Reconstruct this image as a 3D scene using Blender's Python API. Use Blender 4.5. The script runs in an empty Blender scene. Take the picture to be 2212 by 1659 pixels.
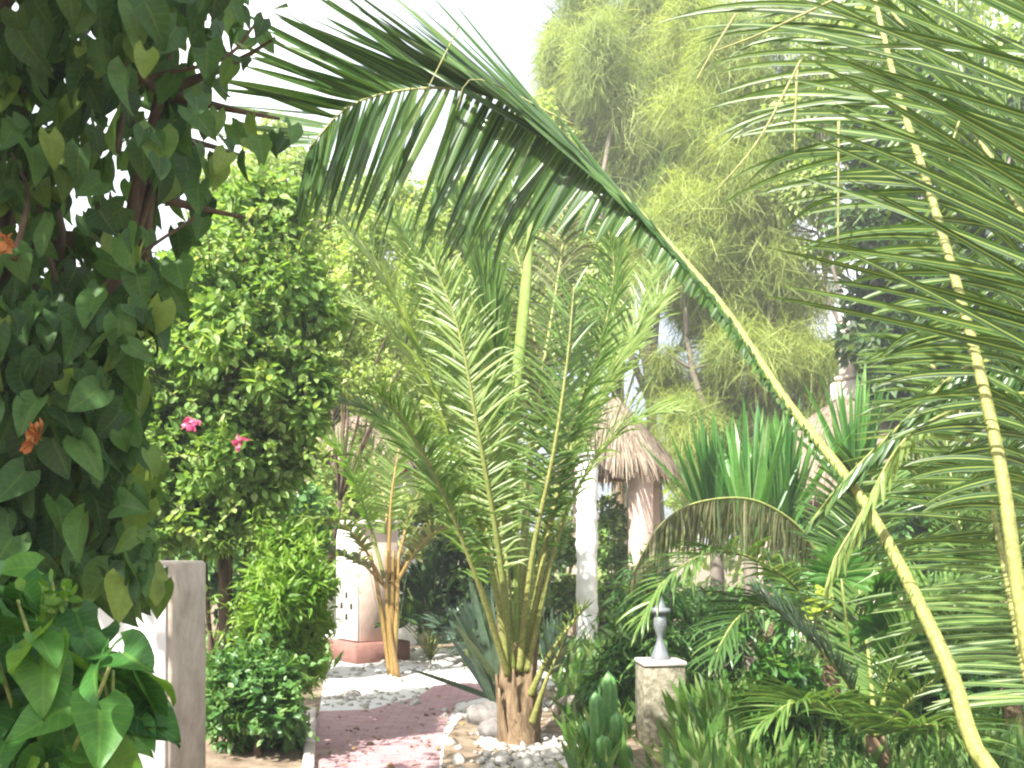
import bpy, math, random
import numpy as np
from mathutils import Vector
C = bpy.context.scene
COL = C.collection
R = math.radians
rng = np.random.default_rng(7)
random.seed(7)

# ------------------------------------------------------------------ camera, sky, sun, exposure
EYE = 1.6
FP = 2123.0                      # focal length in reading units (photo read at 2212 x 1659)
HX, HY = 1106.0, 1180.0          # vanishing point of the view, same units
cam = bpy.data.cameras.new('camera'); camo = bpy.data.objects.new('camera', cam); COL.objects.link(camo)
cam.sensor_width = 36; cam.lens = 36 * FP / 2212.0
cam.shift_y = (HY - 829.5) / 2212.0
cam.clip_start = 0.05; cam.clip_end = 2000
camo.location = (0, 0, EYE); camo.rotation_euler = (R(90), 0, 0)
C.camera = camo
SUN = Vector((-0.40, -0.54, 0.74)).normalized()
w = bpy.data.worlds.new('World'); C.world = w; w.use_nodes = True
nt = w.node_tree; bg = nt.nodes['Background']
sk = nt.nodes.new('ShaderNodeTexSky'); sk.sky_type = 'NISHITA'; sk.sun_disc = False
sk.sun_elevation = math.asin(SUN.z); sk.sun_rotation = math.atan2(SUN.x, SUN.y)
sk.air_density = 1.0; sk.dust_density = 6.0; sk.ozone_density = 0.6; sk.altitude = 0
# thin bright cloud drawn over the clear sky
tcw = nt.nodes.new('ShaderNodeTexCoord'); nw = nt.nodes.new('ShaderNodeTexNoise'); nw.inputs['Scale'].default_value = 2.2; nw.inputs['Detail'].default_value = 7
nt.links.new(tcw.outputs['Generated'], nw.inputs['Vector'])
mw = nt.nodes.new('ShaderNodeMapRange'); mw.inputs['From Min'].default_value = .3; mw.inputs['From Max'].default_value = .62; mw.inputs['To Min'].default_value = .45; mw.inputs['To Max'].default_value = 1
nt.links.new(nw.outputs['Fac'], mw.inputs['Value'])
cw = nt.nodes.new('ShaderNodeValToRGB'); cw.color_ramp.elements[0].position = .42; cw.color_ramp.elements[0].color = (2.5, 2.7, 3.05, 1); cw.color_ramp.elements[1].position = .66; cw.color_ramp.elements[1].color = (5.6, 5.7, 5.8, 1)
nt.links.new(nw.outputs['Fac'], cw.inputs[0])
xw = nt.nodes.new('ShaderNodeMixRGB'); nt.links.new(cw.outputs[0], xw.inputs[2])
nt.links.new(mw.outputs[0], xw.inputs[0]); nt.links.new(sk.outputs[0], xw.inputs[1]); nt.links.new(xw.outputs[0], bg.inputs[0])
bg.inputs[1].default_value = 0.15
sl = bpy.data.lights.new('sun', 'SUN'); so = bpy.data.objects.new('sun', sl); COL.objects.link(so)
sl.energy = 5.0; sl.angle = R(0.5); sl.color = (1.0, 0.955, 0.88)
so.rotation_euler = SUN.to_track_quat('Z', 'Y').to_euler(); so.location = SUN * 60
C.view_settings.view_transform = 'Standard'; C.view_settings.look = 'None'
C.view_settings.exposure = 1.65; C.view_settings.gamma = 1
C.cycles.filter_width = 2.2
C.cycles.max_bounces = 8; C.cycles.transmission_bounces = 6; C.cycles.diffuse_bounces = 4

# ------------------------------------------------------------------ helpers
def P(dx, dy, Y):
    return np.array(((dx - HX) / FP * Y, Y, EYE + (HY - dy) / FP * Y))
def G(dx, dy):                   # point of the ground seen at (dx, dy)
    Y = EYE * FP / (dy - HY)
    return np.array(((dx - HX) / FP * Y, Y, 0.0))
def nrm(a):
    a = np.asarray(a, float)
    return a / np.maximum(np.linalg.norm(a, axis=-1, keepdims=True), 1e-9)
ROOT = {}
def thing(name, label, cat, loc, group=None):
    o = bpy.data.objects.new(name, None); COL.objects.link(o)
    o.location = tuple(float(v) for v in loc); o.empty_display_size = 0.2
    o['label'] = label; o['category'] = cat
    if group: o['group'] = group
    ROOT[o.name] = np.array(loc, float)
    return o
def mesh(name, geo, mat, parent=None, smooth=False, kind=None, label=None, cat=None, group=None):
    """geo: list of (V, F, tint, lc) blocks, welded into ONE mesh object."""
    Vs, Fq, tint, lcs, off = [], {}, [], [], 0
    for b in geo:
        V, F = np.asarray(b[0], float), b[1]
        t = b[2] if len(b) > 2 and b[2] is not None else 0.5
        l = b[3] if len(b) > 3 and b[3] is not None else None
        Vs.append(V)
        for f in (F if isinstance(F, list) else [F]):
            f = np.asarray(f, int); Fq.setdefault(f.shape[1], []).append(f + off)
        tint.append(np.broadcast_to(np.asarray(t, float), (len(V),)))
        lcs.append(np.zeros((len(V), 3)) if l is None else l)
        off += len(V)
    V = np.concatenate(Vs)
    base = ROOT.get(root_of(parent).name, np.zeros(3)) if parent else np.zeros(3)
    V = V - base
    me = bpy.data.meshes.new(name)
    me.vertices.add(len(V)); me.vertices.foreach_set('co', V.astype(np.float32).ravel())
    li, st, n = [], [], 0
    for k, fs in Fq.items():
        f = np.concatenate(fs); li.append(f.ravel()); st.append(n + np.arange(len(f)) * k); n += f.size
    li = np.concatenate(li); st = np.concatenate(st)
    me.loops.add(len(li)); me.loops.foreach_set('vertex_index', li.astype(np.int32))
    me.polygons.add(len(st)); me.polygons.foreach_set('loop_start', st.astype(np.int32))
    me.update(calc_edges=True)
    a = me.attributes.new('tint', 'FLOAT', 'POINT'); a.data.foreach_set('value', np.concatenate(tint).astype(np.float32))
    a = me.attributes.new('lc', 'FLOAT_VECTOR', 'POINT'); a.data.foreach_set('vector', np.concatenate(lcs).astype(np.float32).ravel())
    if smooth: me.polygons.foreach_set('use_smooth', np.ones(len(st), bool))
    me.materials.append(mat); me.validate()
    o = bpy.data.objects.new(name, me); COL.objects.link(o)
    if parent: o.parent = parent
    if kind: o['kind'] = kind
    if label: o['label'] = label
    if cat: o['category'] = cat
    if group: o['group'] = group
    return o
def root_of(o):
    while o.parent: o = o.parent
    return o
def spline(pts, n):
    p = np.asarray(pts, float)
    if len(p) == 2: return p[0] + (p[1] - p[0]) * np.linspace(0, 1, n)[:, None]
    q = np.vstack([2 * p[0] - p[1], p, 2 * p[-1] - p[-2]])
    out = []
    for u in np.linspace(0, len(p) - 1 - 1e-6, n):
        i = int(u); f = u - i; a, b, c, d = q[i:i + 4]
        out.append(0.5 * (2 * b + (c - a) * f + (2 * a - 5 * b + 4 * c - d) * f * f + (3 * b - a - 3 * c + d) * f ** 3))
    out = np.array(out)
    s = np.r_[0, np.cumsum(np.linalg.norm(np.diff(out, axis=0), axis=1))]
    u = np.linspace(0, s[-1], n)
    return np.stack([np.interp(u, s, out[:, k]) for k in range(3)], 1)
def tube(path, rad, sides=7, cap=True, bump=0.0, flat=1.0, tint=0.5):
    path = np.asarray(path, float); n = len(path)
    rad = np.broadcast_to(np.asarray(rad, float), (n,))
    T = nrm(np.gradient(path, axis=0))
    ref = np.array((0.31, 0.95, 0.0)) if abs(T[n // 2][2]) > 0.6 else np.array((0, 0, 1.0))
    X = nrm(np.cross(T, ref)); Yv = np.cross(X, T)
    a = np.linspace(0, 2 * math.pi, sides, endpoint=False)
    r = rad[:, None] * (1 + bump * rng.normal(size=(n, sides)))
    V = path[:, None] + X[:, None] * (np.cos(a) * r)[..., None] + Yv[:, None] * (np.sin(a) * r * flat)[..., None]
    V = V.reshape(-1, 3)
    i = np.arange(n - 1)[:, None] * sides; j = np.arange(sides); k = (j + 1) % sides
    F = np.stack([i + j, i + k, i + sides + k, i + sides + j], -1).reshape(-1, 4)
    lc = np.zeros((len(V), 3)); lc[:, 1] = np.repeat(np.linspace(0, 1, n), sides); lc[:, 0] = np.tile(np.arange(sides) / sides, n)
    fs = [F]
    if cap:
        V = np.vstack([V, path[0], path[-1]]); lc = np.vstack([lc, lc[0], lc[-1]])
        m = n * sides
        fs.append(np.vstack([np.stack([np.full(sides, m), k, j], 1), np.stack([np.full(sides, m + 1), m - sides + j, m - sides + k], 1)]))
    return (V, fs, tint, lc)
def box(c, s, rot=0.0, bev=0.0, tint=0.5):
    """bevelled box: centre c, full size s, turned by rot about Z"""
    hx, hy, hz = [v / 2 for v in s]; b = min(bev, hx, hy, hz) if bev else 0
    def ring(x, y, z):
        if not b: return [(x, y, z), (-x, y, z), (-x, -y, z), (x, -y, z)]
        return [(x, y - b, z), (x - b, y, z), (-x + b, y, z), (-x, y - b, z), (-x, -y + b, z), (-x + b, -y, z), (x - b, -y, z), (x, -y + b, z)]
    if b: V = ring(hx - b, hy - b, -hz) + ring(hx, hy, -hz + b) + ring(hx, hy, hz - b) + ring(hx - b, hy - b, hz)
    else: V = ring(hx, hy, -hz) + ring(hx, hy, hz)
    V = np.array(V); k = 8 if b else 4; n = len(V) // k
    F = [np.array([[i * k + j, i * k + (j + 1) % k, (i + 1) * k + (j + 1) % k, (i + 1) * k + j] for i in range(n - 1) for j in range(k)]),
         np.array([list(range(k))[::-1], list(range((n - 1) * k, n * k))])]
    cr, sr = math.cos(rot), math.sin(rot)
    V = V @ np.array([[cr, sr, 0], [-sr, cr, 0], [0, 0, 1]]) + np.asarray(c, float)
    return (V, F, tint, None)
def lathe(c, prof, sides=20, jag=0.0):
    a = np.linspace(0, 2 * math.pi, sides, endpoint=False); n = len(prof)
    V = np.array([[(r * math.cos(t), r * math.sin(t), z) for t in a] for r, z in prof])
    if jag: V[:, :, 2] += rng.normal(size=(n, sides)) * jag; V[:, :, :2] *= 1 + rng.normal(size=(n, sides, 1)) * jag * .3
    V = V.reshape(-1, 3) + np.asarray(c, float)
    i = np.arange(n - 1)[:, None] * sides; j = np.arange(sides); k = (j + 1) % sides
    F = np.stack([i + j, i + k, i + sides + k, i + sides + j], -1).reshape(-1, 4)
    return (V, F, 0.5, None)

# ---- leaf templates: x across, y along, z up (length 1)
def grid_leaf(rows, cols, width, z):
    V, lc = [], []
    for y in np.linspace(0, 1, rows):
        for x in np.linspace(-1, 1, cols):
            wx, wy = width(y, x); V.append((wx, wy, z(x, y))); lc.append((x, y, 0))
    F = [[i * cols + j, i * cols + j + 1, (i + 1) * cols + j + 1, (i + 1) * cols + j] for i in range(rows - 1) for j in range(cols - 1)]
    return np.array(V), np.array(F), np.array(lc)
def heart_w(y, x):
    hw = 0.43 * (math.sin(math.pi * min(1, y * 0.98 + 0.04) ** 0.62) ** 0.75) * (1 - 0.18 * y) if y < 1 else 0.004
    return x * hw, y - 0.20 * abs(x) ** 1.4 * (1 - y) ** 3
HEART = grid_leaf(9, 5, heart_w, lambda x, y: 0.10 * abs(x) - 0.22 * y * y + 0.02 * math.sin(9 * y + 3 * x))
OVATE = grid_leaf(5, 3, lambda y, x: (x * 0.30 * math.sin(math.pi * min(1, y + .02)) ** 0.8, y), lambda x, y: 0.10 * abs(x) - 0.18 * y * y)
LANCE = grid_leaf(4, 3, lambda y, x: (x * 0.14 * math.sin(math.pi * min(1, y * .96 + .04)) ** 0.7, y), lambda x, y: 0.05 * abs(x) - 0.25 * y * y)
DIAM = (np.array([(0, 0, 0), (-.27, .42, .06), (0, .45, 0), (.27, .42, .06), (0, 1, -.12)]), np.array([[0, 2, 4, 1], [0, 3, 4, 2]]),
        np.array([(0, 0, 0), (-1, .4, 0), (0, .4, 0), (1, .4, 0), (0, 1, 0)], float))
SLIM = (np.array([(0, 0, 0), (-.11, .42, .03), (0, .45, 0), (.11, .42, .03), (0, 1, -.2)]), DIAM[1], DIAM[2])
FINE = (np.array([(-.010, 0, 0), (.010, 0, 0), (-.010, .5, -.03), (.010, .5, -.03), (-.004, 1, -.18), (.004, 1, -.18)]),
        np.array([[0, 1, 3, 2], [2, 3, 5, 4]]), np.array([(-1, 0, 0), (1, 0, 0), (-1, .5, 0), (1, .5, 0), (-1, 1, 0), (1, 1, 0)], float))
NEEDLE = (np.array([(-.022, 0, 0), (.022, 0, 0), (-.022, .5, -.03), (.022, .5, -.03), (-.01, 1, -.15), (.01, 1, -.15)]),
          np.array([[0, 1, 3, 2], [2, 3, 5, 4]]), np.array([(-1, 0, 0), (1, 0, 0), (-1, .5, 0), (1, .5, 0), (-1, 1, 0), (1, 1, 0)], float))
def leaves(tpl, pos, d, up, size, tint, curl=0.0):
    V, F, lc = tpl; n = len(pos)
    y = nrm(d); x = nrm(np.cross(y, up)); z = np.cross(x, y)
    W = V[None] * np.asarray(size, float)[:, None, None]
    if curl:                      # each leaf bends, cups and twists a little differently
        b_ = rng.uniform(-1, .5, (n, 1)) * curl; c_ = rng.uniform(-.6, 1, (n, 1)) * curl * 2; t_ = rng.normal(size=(n, 1)) * curl
        W[..., 2] += (b_ * V[None, :, 1] ** 2 + c_ * V[None, :, 0] ** 2 + t_ * V[None, :, 0] * V[None, :, 1]) * np.asarray(size)[:, None]
        W[..., 0] *= rng.uniform(.8, 1.12, (n, 1))
    out = pos[:, None] + W[..., 0:1] * x[:, None] + W[..., 1:2] * y[:, None] + W[..., 2:3] * z[:, None]
    FF = F[None] + (np.arange(n) * len(V))[:, None, None]
    return (out.reshape(-1, 3), FF.reshape(-1, F.shape[1]), np.repeat(tint, len(V)), np.tile(lc, (n, 1)))
def rdir(n):
    return nrm(rng.normal(size=(n, 3)))
def subclumps(main, m, k=(0.22, 0.42)):
    """main: list of (centre, radii). Adds m uneven clumps round each."""
    out = []
    for c, r in main:
        r = np.broadcast_to(np.asarray(r, float), (3,))
        for _ in range(m):
            dd = rdir(1)[0]; q = rng.uniform(*k)
            out.append((np.asarray(c) + dd * r * rng.uniform(.45, .95), r * q))
    return out
def cloud(clumps, n, tpl, size, droop=0.3, spread=0.6, upw=0.6, fill=0.5, tint=None, out=0.7):
    c = np.array([k[0] for k in clumps]); r = np.array([np.broadcast_to(k[1], (3,)) for k in clumps])
    wt = np.prod(r, axis=1) ** (2 / 3); i = rng.choice(len(c), n, p=wt / wt.sum())
    o = rdir(n); pos = c[i] + o * r[i] * rng.uniform(fill, 1.06, (n, 1))
    d = o * out + rdir(n) * spread + np.array((0, 0, -droop))
    up = o * 0.5 + rdir(n) * 0.45 + np.array((0, 0, upw))
    ct = rng.uniform(-.18, .18, len(c))
    t = np.clip(rng.normal(0.5, 0.2, n) + ct[i], 0, 1) if tint is None else tint(n)
    return leaves(tpl, pos, d, up, rng.uniform(size[0], size[1], n), t)
def limbs(base, clumps, r0, bend=0.15, mid=0.5, sides=7, fork=None):
    """trunk from base to a fork, then a limb into each clump"""
    g = []
    base = np.asarray(base, float); cs = [np.asarray(k[0]) for k in clumps]
    cen = np.mean(cs, axis=0)
    fk = base + (cen - base) * mid if fork is None else np.asarray(fork, float)
    p = spline([base, base + (fk - base) * .5 + rng.normal(size=3) * bend * .3 * np.array((1, 1, 0)), fk], 12)
    g.append(tube(p, np.linspace(r0, r0 * .68, 12) * np.r_[1.35, 1.12, np.ones(10)], sides, bump=.05))
    for c in cs:
        m = fk + (c - fk) * .5 + rng.normal(size=3) * bend * np.linalg.norm(c - fk) * .4
        q = spline([fk, m, c], 9)
        g.append(tube(q, np.linspace(r0 * .5, r0 * .12, 9), 5, bump=.05))
        for _ in range(3):
            s = q[rng.integers(4, 8)]; e = s + (rdir(1)[0] + np.array((0, 0, .3))) * min(np.linalg.norm(c - fk) * .22, .6)
            g.append(tube(spline([s, (s + e) / 2 + rng.normal(size=3) * .03, e], 5), np.linspace(r0 * .2, r0 * .05, 5), 4))
    return g

# ------------------------------------------------------------------ materials
def newmat(name):
    m = bpy.data.materials.new(name); m.use_nodes = True
    t = m.node_tree; return m, t, t.nodes['Principled BSDF']
def ramp(t, fac, cols):
    r = t.nodes.new('ShaderNodeValToRGB'); e = r.color_ramp.elements
    while len(e) < len(cols): e.new(0.5)
    for k, (el, c) in enumerate(zip(e, cols)):
        el.position = k / (len(cols) - 1); el.color = (*c, 1)
    t.links.new(fac, r.inputs[0]); return r.outputs[0]
def leafmat(name, cols, trans=0.35, rough=0.42, vein=0.0, spec=0.5, gain=(1.5, 1.45, 0.7), mott=(.72, 1.28), nscale=28):
    m, t, b = newmat(name)
    a = t.nodes.new('ShaderNodeAttribute'); a.attribute_name = 'tint'
    col = ramp(t, a.outputs['Fac'], cols)
    tc = t.nodes.new('ShaderNodeTexCoord'); no = t.nodes.new('ShaderNodeTexNoise'); no.inputs['Scale'].default_value = nscale; no.inputs['Detail'].default_value = 5; no.inputs['Roughness'].default_value = .7
    t.links.new(tc.outputs['Object'], no.inputs['Vector'])
    mr = t.nodes.new('ShaderNodeMapRange'); mr.inputs['From Min'].default_value = .25; mr.inputs['From Max'].default_value = .75; mr.inputs['To Min'].default_value = mott[0]; mr.inputs['To Max'].default_value = mott[1]
    t.links.new(no.outputs['Fac'], mr.inputs['Value'])
    mx = t.nodes.new('ShaderNodeVectorMath'); mx.operation = 'SCALE'
    t.links.new(col, mx.inputs[0]); t.links.new(mr.outputs[0], mx.inputs['Scale']); col = mx.outputs[0]
    if vein:
        l = t.nodes.new('ShaderNodeAttribute'); l.attribute_name = 'lc'
        s = t.nodes.new('ShaderNodeSeparateXYZ'); t.links.new(l.outputs['Vector'], s.inputs[0])
        def M(op, a_, b_=None, c_=None):
            n = t.nodes.new('ShaderNodeMath'); n.operation = op
            for q, v in enumerate((a_, b_, c_)):
                if v is None: continue
                if isinstance(v, (int, float)): n.inputs[q].default_value = v
                else: t.links.new(v, n.inputs[q])
            return n.outputs[0]
        ax = M('ABSOLUTE', s.outputs[0])
        mid = M('LESS_THAN', ax, 0.07 if vein < .45 else 0.16)
        sv = M('GREATER_THAN', M('SINE', M('MULTIPLY', M('SUBTRACT', s.outputs[1], M('MULTIPLY', ax, 0.22)), 46)), 0.86)
        mk = M('MULTIPLY', M('MAXIMUM', mid, M('MULTIPLY', sv, 0.55)), vein)
        vx = t.nodes.new('ShaderNodeMixRGB'); t.links.new(mk, vx.inputs[0]); t.links.new(col, vx.inputs[1])
        vx.inputs[2].default_value = (cols[-1][0] * 2.0, cols[-1][1] * 1.7, cols[-1][2] * 1.6, 1); col = vx.outputs[0]
    t.links.new(col, b.inputs['Base Color']); b.inputs['Roughness'].default_value = rough
    b.inputs['Specular IOR Level'].default_value = spec
    if trans:
        tr = t.nodes.new('ShaderNodeBsdfTranslucent'); g = t.nodes.new('ShaderNodeMixRGB'); g.blend_type = 'MULTIPLY'
        g.inputs[0].default_value = 1; g.inputs[2].default_value = (*gain, 1); t.links.new(col, g.inputs[1]); t.links.new(g.outputs[0], tr.inputs[0])
        ms = t.nodes.new('ShaderNodeMixShader'); ms.inputs[0].default_value = trans
        t.links.new(b.outputs[0], ms.inputs[1]); t.links.new(tr.outputs[0], ms.inputs[2])
        t.links.new(ms.outputs[0], t.nodes['Material Output'].inputs[0])
    return m
def roughmat(name, c1, c2, scale=8, rough=.9, bump=.4, stretch=(1, 1, 1), detail=8, c3=None, coord='Object'):
    m, t, b = newmat(name)
    tc = t.nodes.new('ShaderNodeTexCoord'); mp = t.nodes.new('ShaderNodeMapping'); mp.inputs['Scale'].default_value = stretch
    t.links.new(tc.outputs[coord], mp.inputs[0])
    n = t.nodes.new('ShaderNodeTexNoise'); n.inputs['Scale'].default_value = scale; n.inputs['Detail'].default_value = detail; n.inputs['Roughness'].default_value = .65
    t.links.new(mp.outputs[0], n.inputs['Vector'])
    mr = t.nodes.new('ShaderNodeMapRange'); mr.inputs['From Min'].default_value = .3; mr.inputs['From Max'].default_value = .7
    t.links.new(n.outputs['Fac'], mr.inputs['Value'])
    t.links.new(ramp(t, mr.outputs[0], [c1, c2] + ([c3] if c3 else [])), b.inputs['Base Color'])
    b.inputs['Roughness'].default_value = rough; b.inputs['Specular IOR Level'].default_value = .25
    bp = t.nodes.new('ShaderNodeBump'); bp.inputs['Strength'].default_value = bump; bp.inputs['Distance'].default_value = .03
    t.links.new(n.outputs['Fac'], bp.inputs['Height']); t.links.new(bp.outputs[0], b.inputs['Normal'])
    return m
VINE = leafmat('vine_leaf', [(.020, .052, .016), (.042, .105, .028), (.075, .165, .040), (.17, .25, .05)], .30, .5, vein=.13, spec=.25)
BROAD = leafmat('broad_leaf', [(.022, .085, .020), (.045, .150, .030), (.075, .210, .035), (.14, .27, .04)], .38, .45, vein=.2, spec=.3)
BOUG = leafmat('bougainvillea_leaf', [(.09, .18, .04), (.15, .27, .06), (.23, .365, .095), (.37, .47, .19)], .45, .5, spec=.3)
HEDGE = leafmat('shrub_leaf', [(.03, .10, .025), (.06, .165, .038), (.11, .24, .055), (.21, .34, .12)], .35, .40)
LIME = leafmat('lime_leaf', [(.08, .19, .02), (.13, .27, .03), (.19, .33, .04), (.26, .38, .07)], .45, .5)
FAR1 = leafmat('far_leaf_pale', [(.17, .27, .06), (.26, .37, .09), (.34, .43, .14), (.46, .51, .26)], .45, .6)
FAR2 = leafmat('casuarina_needle', [(.14, .22, .055), (.22, .30, .08), (.30, .37, .12), (.40, .45, .19)], .45, .65)
LIMEF = leafmat('lime_needle', [(.16, .24, .05), (.25, .33, .075), (.34, .41, .115), (.46, .50, .20)], .5, .6)
FAR3 = leafmat('far_leaf_dark', [(.022, .055, .02), (.04, .09, .026), (.065, .13, .035), (.12, .18, .055)], .35, .55)
GREY = leafmat('grey_needle', [(.06, .09, .065), (.09, .125, .09), (.13, .17, .12), (.18, .22, .16)], .30, .6)
PALM = leafmat('palm_leaflet', [(.028, .085, .02), (.055, .14, .028), (.10, .20, .04), (.20, .29, .08)], .38, .32, vein=.5)
PALMY = leafmat('palm_leaflet_pale', [(.06, .125, .03), (.11, .20, .045), (.18, .28, .075), (.30, .38, .15)], .40, .35, vein=.5)
PALMD = leafmat('palm_leaflet_deep', [(.016, .052, .018), (.030, .085, .024), (.055, .125, .030), (.11, .19, .045)], .30, .28, vein=.45)
DRY = leafmat('dry_leaflet', [(.05, .085, .028), (.10, .125, .045), (.18, .18, .08), (.28, .26, .15)], .25, .7)
SWORD = leafmat('sword_leaf', [(.035, .13, .025), (.065, .20, .035), (.12, .28, .06), (.26, .40, .18)], .38, .38)
BLUEG = leafmat('grey_green_leaf', [(.045, .085, .055), (.07, .12, .075), (.10, .16, .10), (.15, .21, .14)], .25, .4)
CACT = leafmat('cactus_skin', [(.07, .19, .045), (.11, .26, .07), (.16, .32, .11)], 0, .45)
GRASS = leafmat('grass_blade', [(.05, .13, .025), (.085, .19, .035), (.13, .25, .05), (.26, .32, .12)], .4, .5)
FLOWP = leafmat('pink_bract', [(.55, .07, .20), (.70, .13, .30), (.80, .30, .45)], .3, .5, gain=(1, .9, .9))
FLOWO = leafmat('withered_orange', [(.42, .13, .03), (.55, .22, .06), (.65, .35, .14)], .3, .6, gain=(1, .9, .7))
YLEAF = leafmat('yellow_leaf', [(.24, .36, .03), (.32, .42, .05), (.38, .46, .08)], .4, .4, gain=(1, 1, .8))
STEMY = leafmat('palm_stem_yellow', [(.14, .16, .03), (.21, .225, .055), (.29, .30, .10), (.38, .39, .18)], 0, .55, spec=.25, mott=(.35, 1.45), nscale=45)
STEMG = leafmat('palm_stem_green', [(.10, .14, .025), (.17, .21, .045), (.25, .28, .08), (.34, .36, .14)], 0, .5, mott=(.5, 1.4), nscale=40)
PALMR = leafmat('palm_leaflet_dark', [(.014, .048, .014), (.030, .085, .020), (.060, .135, .028), (.14, .21, .055)], .36, .38, vein=.9)
STEMO = leafmat('palm_stem_orange', [(.17, .10, .03), (.26, .17, .05), (.33, .25, .09)], 0, .5)
BARK = roughmat('bark', (.05, .035, .022), (.17, .12, .08), 14, .95, .8, (1, 1, .25))
BARKG = roughmat('bark_grey', (.13, .11, .09), (.28, .24, .2), 14, .95, .7, (1, 1, .25))
FIBRE = roughmat('palm_fibre', (.10, .065, .035), (.32, .23, .14), 30, .95, .9, (1, 1, .18))
SOIL = roughmat('soil', (.09, .062, .038), (.21, .16, .11), 5, 1, .5, c3=(.30, .245, .18))
GRAV = roughmat('gravel', (.54, .52, .49), (.80, .78, .75), 40, .95, .6)
STONE = roughmat('white_stone', (.22, .195, .16), (.62, .59, .54), 9, .9, .3)
ROCK = roughmat('rock', (.09, .085, .08), (.30, .28, .26), 7, .9, .8)
WHITE = roughmat('whitewash_and_sunlit_white', (.70, .68, .65), (.86, .85, .82), 7, .85, .35)
WALLW = roughmat('wall_plaster_shaded', (.28, .23, .175), (.56, .48, .40), 3.5, .9, .35)  # darkened to the tone of the wall's shaded end
PINKP = roughmat('pink_plaster_shaded', (.55, .40, .33), (.68, .53, .45), 5, .9, .25)
THATCH = roughmat('thatch', (.09, .07, .05), (.30, .235, .185), 16, 1, .9, (1, 1, .35))
WOOD = roughmat('pale_wood', (.30, .17, .08), (.52, .34, .2), 12, .8, .4, (.3, 1, 1))
DARKW = roughmat('dark_wood_and_hole_shade', (.02, .016, .012), (.06, .045, .03), 12, .9, .4)
PILLS = roughmat('pillar_stone', (.07, .07, .045), (.22, .20, .14), 16, .95, .9, c3=(.36, .34, .27))
METAL = roughmat('grey_metal', (.16, .18, .19), (.27, .29, .30), 20, .45, .1)
METAL.node_tree.nodes['Principled BSDF'].inputs['Metallic'].default_value = .35
CONC = roughmat('pale_concrete', (.42, .36, .32), (.66, .58, .52), 9, .9, .4)

def pavemat():
    m, t, b = newmat('pink_paving')
    tc = t.nodes.new('ShaderNodeTexCoord')
    br = t.nodes.new('ShaderNodeTexBrick'); br.inputs['Scale'].default_value = 5.2
    br.inputs['Color1'].default_value = (.32, .175, .185, 1); br.inputs['Color2'].default_value = (.39, .235, .245, 1); br.inputs['Mortar'].default_value = (.17, .10, .10, 1)
    br.inputs['Mortar Size'].default_value = .03; br.inputs['Brick Width'].default_value = 1.0; br.inputs['Row Height'].default_value = .5
    t.links.new(tc.outputs['Object'], br.inputs['Vector'])
    n = t.nodes.new('ShaderNodeTexNoise'); n.inputs['Scale'].default_value = 6; n.inputs['Detail'].default_value = 10; t.links.new(tc.outputs['Object'], n.inputs['Vector'])
    mr = t.nodes.new('ShaderNodeMapRange'); mr.inputs['From Min'].default_value = .35; mr.inputs['From Max'].default_value = .7
    t.links.new(n.outputs['Fac'], mr.inputs['Value'])
    mx = t.nodes.new('ShaderNodeMixRGB'); mx.inputs[2].default_value = (.42, .28, .29, 1)
    mm = t.nodes.new('ShaderNodeMath'); mm.operation = 'MULTIPLY'; mm.inputs[1].default_value = .7; t.links.new(mr.outputs[0], mm.inputs[0])
    t.links.new(mm.outputs[0], mx.inputs[0]); t.links.new(br.outputs['Color'], mx.inputs[1]); t.links.new(mx.outputs[0], b.inputs['Base Color'])
    b.inputs['Roughness'].default_value = .85
    bp = t.nodes.new('ShaderNodeBump'); bp.inputs['Strength'].default_value = .5; bp.inputs['Distance'].default_value = .02
    t.links.new(n.outputs['Fac'], bp.inputs['Height']); t.links.new(bp.outputs[0], b.inputs['Normal'])
    return m
PAVE = pavemat()

# ------------------------------------------------------------------ ground, path, gravel
def sheet(name, pts, z, mat, kind='structure'):
    pts = np.array([(p[0], p[1], z) for p in pts])
    return mesh(name, [(pts, np.array([list(range(len(pts)))]), .5, None)], mat, kind=kind)
def ground():
    xs = np.r_[-600, -120, -40, np.linspace(-14, 14, 57), 40, 120, 600]; ys = np.r_[-300, -60, -12, np.linspace(-4, 40, 89), 80, 200, 900]
    X, Yg = np.meshgrid(xs, ys); Z = np.zeros_like(X)
    V = np.stack([X, Yg, Z], -1).reshape(-1, 3); nx = len(xs)
    i = np.arange(len(ys) - 1)[:, None] * nx; j = np.arange(nx - 1)
    F = np.stack([i + j, i + j + 1, i + nx + j + 1, i + nx + j], -1).reshape(-1, 4)
    mesh('ground', [(V, F, .5, None)], SOIL, kind='structure')
ground()
g1 = [G(*p) for p in ((640, 1700), (690, 1535), (700, 1470), (720, 1425), (840, 1400), (1010, 1402), (1200, 1425), (1240, 1470), (1120, 1500), (1010, 1530), (960, 1600), (950, 1700))]
sheet('gravel_bed', g1, .004, GRAV)
pv = [(-1.62, 3.2, 0), G(672, 1660), G(688, 1538), G(800, 1534), G(905, 1505), G(940, 1482), G(1008, 1476), G(1060, 1480), G(1090, 1500), G(985, 1520), G(958, 1580), G(948, 1660), (-.72, 3.2, 0)]
pv[0] = G(672, 1660) * .45; pv[-1] = G(948, 1660) * .45
sheet('garden_path', pv, .008, PAVE)
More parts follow.
